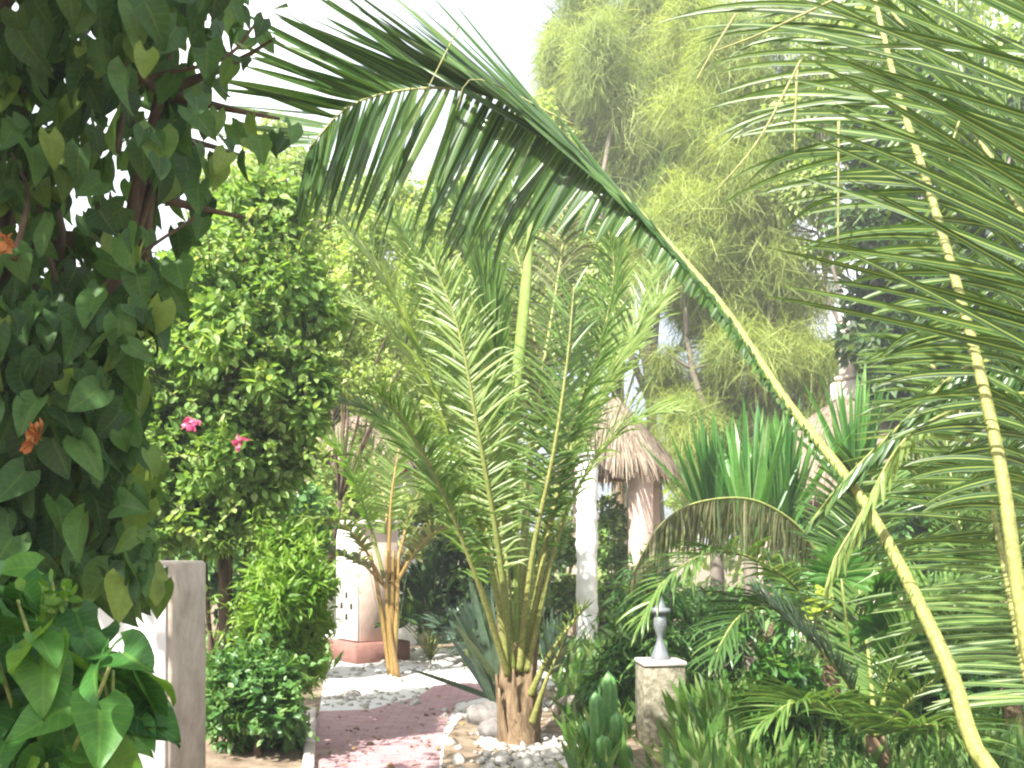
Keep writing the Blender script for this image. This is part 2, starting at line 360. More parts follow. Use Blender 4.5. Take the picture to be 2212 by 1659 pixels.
# pale kerb stones along the left edge of the path
def kerb():
    a, b = G(672, 1660) * .5, G(686, 1540); g = []
    n = 14
    for k in range(n):
        p = a + (b - a) * (k + .5) / n; L = np.linalg.norm(b - a) / n - .012
        g.append(box((p[0] - .055, p[1], .02), (.085, L, .085), math.atan2(b[0] - a[0], b[1] - a[1]) * -1, .012))
    mesh('path_edging', g, CONC, kind='structure')
kerb()
def pebbles():
    n = 1150
    t = np.array([(1, 0, -.3), (-.5, .87, -.3), (-.5, -.87, -.3), (.5, .87, .25), (-1, 0, .25), (.5, -.87, .25), (0, 0, .6)])
    F = np.array([[0, 3, 1], [1, 3, 4], [1, 4, 2], [2, 4, 5], [2, 5, 0], [0, 5, 3], [3, 6, 4], [4, 6, 5], [5, 6, 3]])
    pos = []
    while len(pos) < n:
        if rng.random() < .45: p = G(rng.uniform(690, 1230), rng.uniform(1405, 1540))
        elif rng.random() < .85: p = G(rng.uniform(1040, 1330), rng.uniform(1590, 1690))
        else: p = G(rng.uniform(940, 1260), rng.uniform(1520, 1690))
        dx = HX + p[0] / p[1] * FP; dy = HY + EYE * FP / p[1]
        if 670 < dx < 955 and dy > 1532 or (dx < 1075 and 1478 < dy < 1532 and dx > 905): continue
        pos.append(p)
    pos = np.array(pos); s = rng.uniform(.012, .045, n) * (1 + (rng.random(n) < .06) * 1.2)
    V = t[None] * s[:, None, None] * rng.uniform(.7, 1.3, (n, 1, 3)) + pos[:, None] + np.array((0, 0, .01))
    FF = F[None] + (np.arange(n) * 7)[:, None, None]
    mesh('gravel_stones', [(V.reshape(-1, 3), FF.reshape(-1, 3), np.repeat(rng.random(n), 7), None)], STONE, kind='stuff',
         label='loose white stones strewn over the soil and gravel')
pebbles()
def litter():
    m = 150; pos = np.array([G(rng.uniform(640, 1150), rng.uniform(1440, 1700)) for _ in range(m)]) + (0, 0, .022)
    mesh('fallen_leaves', [leaves(OVATE, pos, rdir(m) * (1, 1, .15), np.array((0, 0, 1.0)) + rdir(m) * .35, rng.uniform(.03, .075, m), rng.random(m), .4)], DRYL, kind='stuff', label='dry fallen leaves scattered on the path and gravel')
DRYL = leafmat('fallen_leaf', [(.10, .055, .025), (.18, .10, .04), (.26, .19, .07), (.20, .22, .06)], .1, .7)
litter()
def rock(name, c, r, label, mat=ROCK):
    n, k = 14, 9; V = []
    for i in range(k + 1):
        th = math.pi * i / k
        for j in range(n):
            ph = 2 * math.pi * j / n; V.append((math.sin(th) * math.cos(ph), math.sin(th) * math.sin(ph), math.cos(th)))
    V = np.array(V); q = rng.normal(size=(6, 3))
    s = 1 + .13 * sum(np.sin(V @ (a * 2.2)) for a in q) * .5
    V = V * s[:, None] * np.array(r) + np.array((0, 0, r[2] * .55))
    F = np.array([[i * n + j, i * n + (j + 1) % n, (i + 1) * n + (j + 1) % n, (i + 1) * n + j] for i in range(k) for j in range(n)])
    o = thing(name, label, 'rock', c)
    mesh('stone', [(V + np.array(c), F, .5, None)], mat, o)
rock('garden_rock', G(1042, 1560), (.19, .17, .13), 'larger grey rock at the path edge, left of the big palm')
rock('garden_rock', G(1075, 1590), (.17, .15, .10), 'low grey rock touching the foot of the big palm')
rock('garden_rock', G(1235, 1540), (.16, .15, .11), 'brownish rock on the soil between palm and cactus', BARKG)

# ------------------------------------------------------------------ buildings and masonry
def wall_left():
    c = P(372, 1400, 5.0)
    o = thing('garden_wall', 'white plastered garden wall end behind the broad-leaved shrub', 'wall', (-2.6, 5.3, 0))
    # front faces the camera and the sun, the shaded end faces the path
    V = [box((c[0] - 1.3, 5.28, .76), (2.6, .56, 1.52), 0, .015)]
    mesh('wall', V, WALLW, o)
    mesh('sunlit_face_white', [box((c[0] - 1.31, 4.993, .755), (2.56, .022, 1.49), 0, .006)], WHITE, o)  # white panel paints the sunlight on the front; the end keeps a shaded tone
wall_left()
def far_pier():
    b = G(795, 1425)
    o = thing('gate_pier', 'masonry pier with pierced holes, coloured white where sunlit and pink where shaded, behind the small palm', 'pier', b)
    Y = b[1]; ang = R(38); wd = .62; h = 1.6
    def loc(u, v, z): return (b[0] + u * math.cos(ang) - v * math.sin(ang), b[1] + u * math.sin(ang) + v * math.cos(ang), z)
    mesh('plinth', [box(loc(0, 0, .14), (wd + .25, wd + .25, .28), ang, .02)], roughmat('red_plinth', (.20, .095, .075), (.30, .165, .14), 8), o)
    mesh('shaft', [box(loc(0, 0, .28 + h / 2), (wd, wd, h), ang, .02)], PINKP, o)
    mesh('sunlit_side_white', [box(loc(-wd / 2 - .015, 0, .28 + h / 2), (.03, wd - .02, h - .04), ang, .006)], WHITE, o)  # white panel paints the sunlit side lighter than the pinkish shaded side
    g = []
    for iy in (-1, 0, 1):
        for iz in range(3):
            if (iy + iz) % 2 == 0: mesh('hole_shade', [box(loc(-wd / 2 - .031, iy * .14, .62 + iz * .15), (.012, .075, .09), ang, .01)], DARKW, o)  # dark slabs colour in the shade inside the holes
    mesh('cap', [box(loc(0, 0, .28 + h + .04), (wd + .12, wd + .12, .08), ang, .02)], CONC, o)
far_pier()
def white_column():
    b = G(1268, 1402); b[1] = 15.3; b[0] = (1268 - HX) / FP * 15.3
    o = thing('masonry_column', 'rough whitewashed column standing right of the big palm', 'column', b)
    n = 40; z = np.linspace(0, 3.0, n); r = .168 * (1 + .05 * rng.normal(size=n)); r[0] *= 1.1
    p = np.stack([b[0] + .006 * rng.normal(size=n), np.full(n, b[1]), z], 1)
    mesh('shaft', [tube(p, r, 16, bump=.03)], WHITE, o, smooth=True)
    mesh('capital', [box((b[0], b[1], 3.03), (.36, .36, .07), R(20), .02)], WHITE, o)
white_column()
def thatch_strands(c, R0, z0, z1, n, L=(.25, .5)):
    a = rng.uniform(0, 2 * math.pi, n); f = rng.random(n) ** .6
    r = R0 * f + .05; z = z1 + (z0 - z1) * f
    rad = np.stack([np.cos(a), np.sin(a), np.zeros(n)], 1)
    pos = np.asarray(c) * np.array((1, 1, 0)) + rad * r[:, None] + np.stack([0 * z, 0 * z, z + .03], 1)
    sl = nrm(np.stack([np.cos(a) * R0, np.sin(a) * R0, np.full(n, z0 - z1)], 1))
    d = sl + rdir(n) * .12
    up = np.cross(np.stack([-np.sin(a), np.cos(a), 0 * a], 1), sl); up *= np.sign(up[:, 2:3])
    return leaves(NEEDLE, pos, d, up, rng.uniform(*L, n), rng.random(n))
THS = leafmat('thatch_straw', [(.09, .068, .048), (.17, .13, .09), (.27, .215, .155), (.38, .31, .24)], .1, .9)
def hut(label, cx, Y, apex_dy, eave_dy, R0, pillars=None, beam=True, wall=None, finial=None):
    c = np.array(((cx - HX) / FP * Y, Y, 0.0)); z1 = P(0, apex_dy, Y)[2]; z0 = P(0, eave_dy, Y)[2]
    o = thing('thatched_hut', label, 'hut', c)
    prof = [(0.03, z1)] + [(R0 * f, z1 + (z0 - z1) * f ** 1.15) for f in np.linspace(.12, 1, 9)] + [(R0 * .97, z0 - .14), (R0 * .80, z0 - .10), (.1, z1 - .3)]
    rf = mesh('roof', [lathe(c, prof, 40, .02)], THATCH, o)
    mesh('straw', [thatch_strands(c, R0, z0, z1, 2600)], THS, rf)
    if pillars:
        for dx, dY in pillars:
            mesh('pillar', [box(((dx - HX) / FP * (Y + dY), Y + dY, (z0 + .05) / 2), (.30, .30, z0 + .05), R(33), .015)], PINKP, o)
    if beam:
        a = np.linspace(0, 2 * math.pi, 33); p = np.stack([c[0] + R0 * .86 * np.cos(a), c[1] + R0 * .86 * np.sin(a), np.full(33, z0 - .12)], 1)
        mesh('ring_beam', [tube(p, .06, 6, cap=False)], WOOD, o)
    if wall:
        mesh('wall', [lathe(c, [(R0 * wall[0], 0), (R0 * wall[0], wall[1]), (R0 * wall[0] - .12, wall[1]), (R0 * wall[0] - .12, 0)], 36)], wall[2], o)
    if finial:
        fx = (finial - HX) / FP * Y; w0 = .36
        g = [box((c[0], Y, z1 - .15), (w0 + .14, w0 + .14, .5), R(33), .02), box((c[0], Y, z1 + .17), (w0 + .06, w0 + .06, .07), R(33), .02),
             box((c[0], Y, z1 + .36), (w0 * .86, w0 * .86, .32), R(33), .02), box((c[0], Y, z1 + .56), (w0, w0, .07), R(33), .02),
             box((c[0], Y, z1 + .83), (w0 * .8, w0 * .8, .48), R(33), .02), box((c[0], Y, z1 + 1.1), (w0 * .9, w0 * .9, .06), R(33), .02)]
        mesh('finial', g, CONC, o)
    return o
hut('round thatched hut with square pillars behind the white column', 1330, 16.6, 862, 1012, 1.02, [(1384, -.62), (1400, .6), (1262, .6)], True, (.6, 1.0, DARKW))
hut('thatched hut with tiered concrete finial on top, behind the sword-leaved plants', 1842, 15.6, 840, 1085, 2.2, [(1640, -1.0), (2040, -1.0)], True, (.75, 1.7, PINKP), 1842)
hut('thatched white hut far behind the small orange-stemmed palm', 770, 16.2, 900, 1005, 1.25, None, True, (.8, 2.75, WHITE))
def lamp_post():
    Yp = 8.0; b = np.array(((1426 - HX) / FP * Yp, Yp, 0)); h = P(0, 1425, Yp)[2]
    o = thing('stone_pillar', 'short mottled stone pillar under the grey metal finial', 'pillar', b)
    mesh('shaft', [box((b[0], b[1], h / 2 - .02), (.335, .335, h - .04), R(6), .012)], PILLS, o)
    mesh('cap_slab', [box((b[0], b[1], h - .018), (.352, .352, .04), R(6), .008)], CONC, o)
    o2 = thing('metal_finial', 'grey metal finial with spike and urn on the stone pillar', 'finial', (b[0], b[1], h + .003))
    s = Yp / FP; zz = lambda dy: (1425 - dy) * s
    prof = [(.078, 0), (.078, .012), (.06, zz(1408)), (.034, zz(1390)), (.022, zz(1376)), (.04, zz(1366)), (.055, zz(1350)), (.052, zz(1335)), (.032, zz(1326))]
    mesh('urn', [lathe((b[0], b[1], h + .003), prof, 24)], METAL, o2, smooth=True)
    mesh('disc', [lathe((b[0], b[1], h + .003), [(.03, zz(1326)), (.082, zz(1324)), (.086, zz(1319)), (.08, zz(1315)), (.03, zz(1313))], 24)], METAL, o2)
    mesh('spike', [lathe((b[0], b[1], h + .003), [(.05, zz(1314)), (.032, zz(1305)), (.016, zz(1292)), (.003, zz(1262))], 16)], METAL, o2, smooth=True)
lamp_post()

# ------------------------------------------------------------------ palms
def interp(tab, t):
    if tab is None: return None
    ts = [a[0] for a in tab]
    return np.stack([np.interp(t, ts, [a[1][k] for a in tab]) for k in range(3)], -1)
def frond(parent, pts, r=(.03, .005), n=110, L=.5, W=.035, t0=.3, mat=PALM, smat=STEMG, droop=.5, ang=(72, 28), vee=.25, up=None, dl=None, dr=None,
          lprof=None, jit=.10, droopr=None, lprofr=None, twist=.6, segs=6, label=None, keep=1.0, tint=None, flat=.75):
    path = spline(pts, 60); T = nrm(np.gradient(path, axis=0))
    tt = np.linspace(0, 1, 60)
    st = mesh('frond', [tube(path, r[0] + (r[1] - r[0]) * tt ** .8, 7, flat=flat, tint=np.repeat(np.clip(.45 + .3 * tt, 0, 1), 7).tolist() + [.5, .5])], smat, parent, smooth=True, label=label)
    blocks = []
    for side in (-1, 1):
        tab = dl if side < 0 else dr
        if tab == 'none': continue
        m = n // 2; t = t0 + (1 - t0) * (np.arange(m) + rng.uniform(-.3, .3, m)) / m; t = np.clip(t, 0, .999)
        if keep < 1: t = t[rng.random(m) < keep]; m = len(t)
        pos = np.stack([np.interp(t, tt, path[:, k]) for k in range(3)], 1); tg = nrm(np.stack([np.interp(t, tt, T[:, k]) for k in range(3)], 1))
        u0 = np.array((0, 0, 1.0)) if up is None else np.asarray(up, float)
        u = nrm(u0 - tg * (tg @ u0)[:, None])
        if isinstance(tab, list): d = nrm(interp(tab, t))
        else:
            a = np.radians(ang[0] + (ang[1] - ang[0]) * ((t - t0) / (1 - t0)))[:, None]
            s = np.cross(tg, u) * side * -1
            d = nrm(s * np.sin(a) + tg * np.cos(a) + u * vee)
        d = nrm(d + rng.normal(size=(m, 3)) * jit)
        x = (t - t0) / (1 - t0)
        ln = L * (np.clip(.45 + 1.6 * x, 0, 1) * np.clip(1.15 - .75 * x ** 2.5, .2, 1) if lprof is None else np.interp(x, *lprof)) * rng.uniform(.85, 1.1, m)
        if side > 0 and lprofr is not None: ln = L * np.interp(x, *lprofr) * rng.uniform(.85, 1.1, m)
        # width axis: the leaflet's flat side, folded like a roof
        wa = nrm(tg - d * np.sum(tg * d, 1, keepdims=True)); nz = np.cross(wa, d); nz *= np.where(np.sum(nz * u, 1) < 0, -1, 1)[:, None]
        tw = (twist + rng.normal(size=m) * .2)[:, None]; wa = nrm(wa * np.cos(tw) + nz * np.sin(tw))
        p = pos.copy(); rows = []; g = np.array((0, 0, -1.0))
        brk = (rng.random(m) < .10)
        for k in range(segs + 1):
            s = k / segs
            wv = W * np.minimum(1, .35 + 3 * s) * (1 - s) ** .55 * .5 + .0008
            w2 = nrm(wa - d * np.sum(wa * d, 1, keepdims=True)); nn = np.cross(w2, d); nn *= np.where(nn[:, 2:3] < 0, -1, 1)
            wv = np.broadcast_to(wv, (m,))[:, None]
            rows += [p - w2 * wv - nn * wv * .45, p, p + w2 * wv - nn * wv * .45]
            p = p + d * (ln / segs)[:, None]
            d = nrm(d + g * ((droop if side < 0 or droopr is None else droopr) * (.35 + 1.3 * s) / segs * (1 + 2.5 * brk * (s > .45)))[:, None])
        V = np.stack(rows, 1); nv = V.shape[1]
        lc = np.zeros((nv, 3)); lc[:, 0] = np.tile((-1, 0, 1), segs + 1); lc[:, 1] = .2
        F = np.array([[q * 3 + j, q * 3 + j + 1, q * 3 + j + 4, q * 3 + j + 3] for q in range(segs) for j in range(2)])
        FF = F[None] + (np.arange(m) * nv)[:, None, None]
        tn = np.clip(rng.normal(.5 if tint is None else tint, .2, m), 0, 1)
        blocks.append((V.reshape(-1, 3), FF.reshape(-1, 4), np.repeat(tn, nv), np.tile(lc, (m, 1))))
    if blocks: mesh('leaf_blade', blocks, mat, st)
    return st
def pp(*a): return [P(*q) for q in a]

def centre_palm():
    b = G(1118, 1605)
    o = thing('coconut_palm', 'young coconut palm with yellow leaf stalks in the middle beside the path', 'palm tree', b)
    top = P(1116, 1390, 8.05)
    path = spline([b - (0, 0, .05), b + (0, 0, .35), top], 16)
    mesh('trunk', [tube(path, np.interp(np.linspace(0, 1, 16), [0, .12, .5, 1], [.185, .165, .13, .08]), 16, bump=.07)], FIBRE, o)
    g = []
    for k in range(15):
        a = rng.uniform(0, 2 * math.pi); z = rng.uniform(.1, .75); rr = .165 - .09 * z
        s = b + np.array((math.cos(a) * rr, math.sin(a) * rr, z)); e = s + np.array((math.cos(a) * .06, math.sin(a) * .06, rng.uniform(.22, .5)))
        g.append(tube(spline([s - (0, 0, .2), s, e], 8), np.linspace(.055, .008, 8), 6, flat=.4, bump=.06))
    mesh('leaf_base', g, FIBRE, o)
    F = lambda pts, **k: frond(o, pp(*pts), **{**dict(r=(.034, .005), n=190, L=.52, W=.027, smat=STEMY, jit=.16), **k})
    F([(1100, 1450, 8.0), (1062, 1230, 7.9), (990, 1000, 7.8), (915, 780, 7.7), (825, 590, 7.7), (715, 440, 7.7)], mat=PALMY, t0=.25, up=(.5, -.3, .6), droop=.35)
    F([(1106, 1450, 8.1), (1075, 1150, 8.2), (1010, 880, 8.3), (950, 680, 8.4), (880, 520, 8.5), (790, 410, 8.6)], mat=PALM, up=(.5, -.5, .5), droop=.4)
    F([(1128, 1450, 7.95), (1180, 1180, 7.8), (1235, 930, 7.7), (1295, 750, 7.6), (1327, 600, 7.6), (1312, 480, 7.6)], mat=PALM, t0=.28, up=(-.6, -.5, .4), tint=.4, droop=.5, L=.48)
    F([(1130, 1450, 8.1), (1172, 1180, 8.2), (1250, 930, 8.4), (1350, 760, 8.5), (1440, 630, 8.6)], mat=PALMY, up=(-.5, -.3, .6), droop=.45, t0=.48)
    F([(1098, 1460, 7.9), (1030, 1250, 7.5), (950, 1050, 7.2), (880, 920, 6.9), (815, 850, 6.7)], mat=PALM, up=(.3, -.1, .9), droop=.6, t0=.35)
    F([(1118, 1450, 8.3), (1130, 1150, 8.7), (1165, 850, 9.0), (1205, 600, 9.2), (1225, 425, 9.3), (1190, 470, 9.0)], mat=DRY, smat=STEMY, up=(-.2, -.9, .3), droop=1.6, t0=.45, n=120)
    F([(1112, 1450, 8.2), (1090, 1150, 8.4), (1083, 900, 8.5), (1065, 720, 8.5), (1035, 560, 8.6), (985, 420, 8.7)], mat=PALM, up=(0, -1, .1), t0=.5, ang=(18, 8), droop=.05, W=.05, L=.55, tint=.35)
    F([(1122, 1450, 7.9), (1150, 1200, 7.7), (1195, 980, 7.5), (1225, 780, 7.4), (1240, 620, 7.35)], mat=PALM, up=(-.2, .6, .8), droop=.6, t0=.4, n=110)
    F([(1108, 1450, 7.9), (1075, 1180, 7.7), (1032, 930, 7.5), (992, 720, 7.4), (935, 560, 7.35)], mat=PALMY, smat=STEMG, up=(0, .6, .8), droop=.7, t0=.25)
    F([(1146, 1500, 7.9), (1190, 1410, 7.75), (1262, 1310, 7.6)], n=24, L=.22, t0=.6, mat=PALMY)
    F([(1150, 1560, 7.85), (1180, 1470, 7.7), (1215, 1390, 7.6)], n=20, L=.2, t0=.6, mat=DRY)
    F([(1100, 1450, 8.2), (1050, 1150, 8.6), (960, 900, 9.0), (850, 720, 9.3), (740, 640, 9.5)], mat=PALMY, up=(.4, -.3, .8), droop=.5, t0=.3)
    F([(1098, 1460, 8.1), (1020, 1220, 8.2), (920, 1010, 8.3), (820, 900, 8.4), (740, 870, 8.5)], mat=PALM, up=(.3, -.3, .9), droop=.6, t0=.35)
    F([(1130, 1450, 8.2), (1180, 1150, 8.7), (1270, 900, 9.1), (1360, 720, 9.4), (1430, 540, 9.6)], mat=PALMY, up=(-.4, -.4, .6), droop=.5, t0=.45)
    F([(1126, 1450, 8.3), (1140, 1100, 8.9), (1160, 800, 9.3), (1120, 560, 9.6), (1060, 400, 9.8)], mat=PALMY, up=(0, -.9, .3), droop=.4, t0=.35)
    F([(1112, 1450, 8.2), (1080, 1100, 8.6), (1010, 780, 8.9), (920, 560, 9.1), (840, 470, 9.2)], mat=PALMY, up=(.4, -.6, .5), droop=.4, t0=.3)
    F([(1138, 1450, 7.9), (1205, 1160, 7.8), (1290, 985, 7.7), (1375, 905, 7.6), (1450, 890, 7.5)], mat=PALMY, up=(-.2, -.2, .9), droop=.7, t0=.5, n=110)
    # closed spear leaf
    sp = spline(pp((1116, 1430, 8.05), (1112, 1000, 8.0), (1117, 820, 8.0), (1133, 650, 8.0), (1152, 420, 8.0)), 40)
    mesh('spear_leaf', [tube(sp, np.interp(np.linspace(0, 1, 40), [0, .5, .65, .8, 1], [.02, .026, .05, .05, .010]), 8, flat=.45, tint=.75)], LIMEL, o, smooth=True)
LIMEL = leafmat('spear_leaf', [(.13, .21, .03), (.19, .29, .05), (.25, .35, .08), (.32, .41, .12)], .3, .45, mott=(.6, 1.3), nscale=25)
centre_palm()

def small_palm():
    b = G(845, 1462)
    o = thing('young_palm', 'small clumping palm with orange stems at the gravel edge', 'palm tree', b)
    Yb = b[1]; g = []
    for k, (dx, dxt) in enumerate(((826, 800), (838, 835), (848, 850), (857, 862), (842, 880))):
        g.append(tube(spline([G(845, 1462) + (rng.normal() * .04, rng.normal() * .05, -.02), P(dx, 1330, Yb), P(dxt, 1190, Yb + rng.normal() * .1)], 14), np.linspace(.040, .018, 14), 8, bump=.05, tint=rng.uniform(.2, .9)))
    mesh('stem', g, STEMO, o)
    F = lambda pts, **k: frond(o, pp(*[(a, c, Yb + d) for a, c, d in pts]), **{**dict(r=(.03, .005), n=90, L=.42, W=.04, smat=STEMO, mat=PALMY, t0=.3), **k})
    F([(838, 1250, 0), (845, 1080, 0), (865, 930, .1), (850, 840, .2)], up=(-.3, -.8, .3))
    F([(830, 1250, 0), (795, 1120, 0), (745, 990, -.1), (690, 930, -.2)], up=(.5, -.4, .6), mat=LIME, smat=STEMG)
    F([(850, 1250, 0), (890, 1100, .1), (950, 990, .2), (1010, 960, .3)], up=(-.5, -.4, .6))
    F([(828, 1260, 0), (770, 1160, -.3), (700, 1120, -.6), (640, 1140, -.8)], up=(0, 0, 1), droop=.8)
    F([(842, 1260, 0), (835, 1120, .5), (810, 1000, .9), (770, 930, 1.1)], up=(0, -1, .4))
    F([(850, 1270, 0), (905, 1180, -.2), (960, 1140, -.4), (1000, 1150, -.5)], up=(0, 0, 1), droop=.9, mat=DRY)
    F([(834, 1270, 0), (780, 1215, .1), (730, 1195, .2), (690, 1180, .2)], up=(0, 0, 1), droop=.9, mat=DRY)
small_palm()

def near_palm():
    b = np.array((1.62, 2.25, 0))
    o = thing('coconut_palm', 'coconut palm at the right edge sending a long frond across the picture', 'palm tree', b)
    path = spline([b, b + (-.03, .02, .5), b + (-.08, .05, 1.0)], 12)
    mesh('trunk', [tube(path, np.linspace(.17, .10, 12), 14, bump=.06)], FIBRE, o)
    F = lambda pts, **k: frond(o, [path[-3]] + pp(*pts), **{**dict(smat=STEMY), **k})
    # long frond crossing the picture, its end nodding to the left
    A = [(2150, 1680, 2.60), (2050, 1440, 2.85), (1925, 1185, 3.15), (1832, 1035, 3.35), (1700, 868, 3.6), (1560, 660, 3.9), (1400, 478, 4.2), (1250, 330, 4.5), (1125, 232, 4.7), (985, 192, 4.8), (850, 198, 4.85), (745, 235, 4.9), (668, 320, 4.9)]
    F(A, r=(.027, .0045), n=280, L=1.0, W=.050, t0=.15, mat=PALMD, smat=STEMY, droop=.22, droopr=.04, jit=.07, twist=.5, segs=8, flat=.8,
      dl=[(.15, (-.2, -.1, .6)), (.40, (-.35, .1, -.55)), (.55, (-.5, .1, -.75)), (.7, (-.52, .1, -.8)), (.85, (-.38, 0, -.9)), (1, (-.25, .1, -.95))],
      dr=[(.40, (-.55, .1, .55)), (.6, (-.68, .1, .74)), (.75, (-.74, .1, .66)), (.88, (-.86, .1, .46)), (1, (-.9, 0, .05))],
      lprof=([0, .10, .26, .40, .52, .62, .72, .84, .95, 1], [.01, .025, .035, .07, .13, .40, .80, .78, .55, .35]), lprofr=([0, .26, .45, .52, .60, .75, .9, 1], [.015, .03, .06, .25, .95, 1.0, .8, .5]))
    # upright frond at the right edge; leaflets stream left, level and drooping at their tips
    F([(2260, 1500, 2.45), (2205, 1300, 2.5), (2160, 1000, 2.6), (2090, 700, 2.8), (2010, 420, 3.0), (1940, 200, 3.2), (1890, 0, 3.4), (1850, -170, 3.5)], r=(.024, .007), n=140, L=.74, W=.026, t0=.30, lprof=([0, .3, .6, .8, 1], [.30, .42, .85, 1, .8]), mat=PALMR, droop=.6, jit=.13, segs=9, tint=.4,
      dl=[(.3, (-.9, .3, .05)), (.6, (-.95, .3, .1)), (1, (-.8, .4, .5))], dr=[(.3, (.85, .3, -.1)), (.7, (.85, .2, -.3)), (1, (.8, .2, -.2))])
    # frond whose stalk is out of view on the right, long leaflets pointing up to the left
    F([(2330, 1200, 2.3), (2420, 660, 2.35), (2450, 330, 2.4), (2430, 60, 2.5), (2380, -200, 2.6), (2300, -380, 2.7)], r=(.03, .008), n=110, L=.90, W=.024, t0=.42, mat=PALMR, droop=.12, jit=.09, segs=9, tint=.3,
      dl=[(.3, (-.85, .2, .42)), (.7, (-.85, .25, .46)), (1, (-.85, .2, .40))], dr=[(.3, (.6, .1, .6)), (1, (.6, .1, .6))], lprof=([0, .5, 1], [.9, 1, .8]))
    F([(2310, 760, 3.3), (2210, 470, 3.5), (2090, 260, 3.7), (1975, 90, 3.9), (1860, -60, 4.0)], r=(.02, .006), n=110, L=.6, W=.026, t0=.3, mat=PALMR, droop=.5, jit=.14, tint=.55,
      dl=[(.2, (-.75, .2, -.55)), (1, (-.6, .2, -.6))], dr=[(.2, (.5, .2, .75)), (1, (-.2, .2, .9))])
    # lower right frond
    F([(2290, 1560, 2.6), (2225, 1480, 2.9), (2175, 1250, 3.3), (2130, 1050, 3.5), (2060, 860, 3.7), (1960, 720, 3.9)], r=(.022, .005), n=130, L=.50, W=.022, t0=.25, mat=PALMR, droop=.4, jit=.08,
      dl=[(.2, (-.95, .3, -.05)), (.6, (-.95, .2, .05)), (1, (-.9, .2, .2))], dr=[(.2, (.95, .2, .0)), (1, (.9, .2, .3))])
    # bent narrow frond folded shut
    F([(2330, 900, 2.6), (2210, 790, 2.9), (2090, 792, 3.1), (1960, 905, 3.2), (1832, 1030, 3.3), (1750, 1132, 3.35)], r=(.012, .006), n=90, L=.16, W=.03, t0=.45, mat=PALMD, smat=STEMG, droop=.5, jit=.1,
      dl=[(.4, (-.35, 0, -.8)), (1, (-.5, 0, -.7))], dr=[(.4, (-.2, .3, -.85)), (1, (-.4, .3, -.7))])
    F([(2330, 950, 2.6), (2200, 850, 2.8), (2050, 890, 3.0), (1945, 960, 3.05), (1860, 1110, 3.1), (1800, 1215, 3.1), (1782, 1290, 3.1)], r=(.010, .003), n=40, L=.12, W=.02, t0=.7, mat=PALMY, smat=STEMG, droop=.8,
      dl=[(.4, (-.4, 0, -.8)), (1, (-.2, 0, -.9))], dr=[(.4, (-.2, .2, -.85)), (1, (0, .2, -.9))])
    # loose dry leaflet ribs hanging from the fronds
    g = []
    for q in (((1730, 130, 2.9), (1640, 300, 2.9), (1548, 412, 2.9)), ((1812, 262, 2.9), (1811, 400, 2.9), (1810, 532, 2.9)), ((1722, 150, 3), (1718, 250, 3), (1716, 330, 3)), ((2080, 240, 2.7), (2060, 300, 2.7), (2050, 350, 2.7)),
              ((1800, 0, 3), (1650, 70, 3), (1545, 110, 3)), ((1590, 30, 3.1), (1540, 110, 3.1), (1500, 180, 3.1)), ((1240, 270, 4.4), (1030, 170, 4.5), (985, 240, 4.5)), ((990, 60, 4.6), (925, 190, 4.5), (880, 290, 4.5))):
        mesh('dry_rib', [tube(spline(pp(*q), 14), np.linspace(.0045, .002, 14), 4, tint=.8)], STEMY, o)
near_palm()

def feather_palm(name, label, cat, base, fr, mat, smat=STEMG, **kw):
    o = thing(name, label, cat, base)
    top = fr[0][0]; top = P(*top)
    mesh('trunk', [tube(spline([np.array(base) - (0, 0, .03), (np.array(base) + top) / 2 + (.03, 0, 0), top], 12), np.linspace(.085, .05, 12), 10, bump=.08)], FIBRE, o)
    for f in fr:
        k = {**dict(r=(.018, .004), n=100, L=.42, W=.028, mat=mat, smat=smat, t0=.2), **kw, **(f[-1] if isinstance(f[-1], dict) else {})}
        frond(o, pp(*[q for q in f if not isinstance(q, dict)]), **k)
    return o
cb = np.array(((1790 - HX) / FP * 6.3, 6.3, 0))
feather_palm('feather_palm', 'dark palm with a withered arching frond behind the stone pillar', 'palm tree', cb, [
    [(1785, 1370, 6.3), (1755, 1180, 6.2), (1645, 1086, 6.1), (1520, 1082, 6.0), (1430, 1130, 5.95), (1365, 1240, 5.9), dict(mat=DRY, droop=1.2, L=.38, n=170, t0=.25, W=.024,
        dl=[(0, (-.1, -.3, -.9)), (1, (-.15, -.2, -.9))], dr=[(0, (-.05, .3, -.9)), (1, (-.2, .3, -.9))], tint=.45)],
    [(1785, 1370, 6.3), (1700, 1250, 6.0), (1560, 1190, 5.8), (1440, 1250, 5.6), (1380, 1350, 5.5), dict(mat=PALM, droop=1.1)],
    [(1785, 1370, 6.3), (1830, 1180, 6.6), (1900, 1060, 6.8), (1990, 1010, 7), dict(mat=PALM, droop=.6)],
    [(1785, 1370, 6.3), (1880, 1250, 6.2), (1990, 1190, 6.1), (2100, 1210, 6), dict(mat=PALM, droop=.6)],
    [(1785, 1370, 6.3), (1690, 1310, 5.8), (1600, 1330, 5.5), (1540, 1420, 5.3), dict(mat=PALMD, droop=.9)],
    [(1785, 1370, 6.3), (1840, 1200, 6.0), (1855, 1080, 5.8), (1850, 1000, 5.6), dict(mat=PALMD)],
], PALM)
cb2 = np.array(((1900 - HX) / FP * 5.2, 5.2, 0))
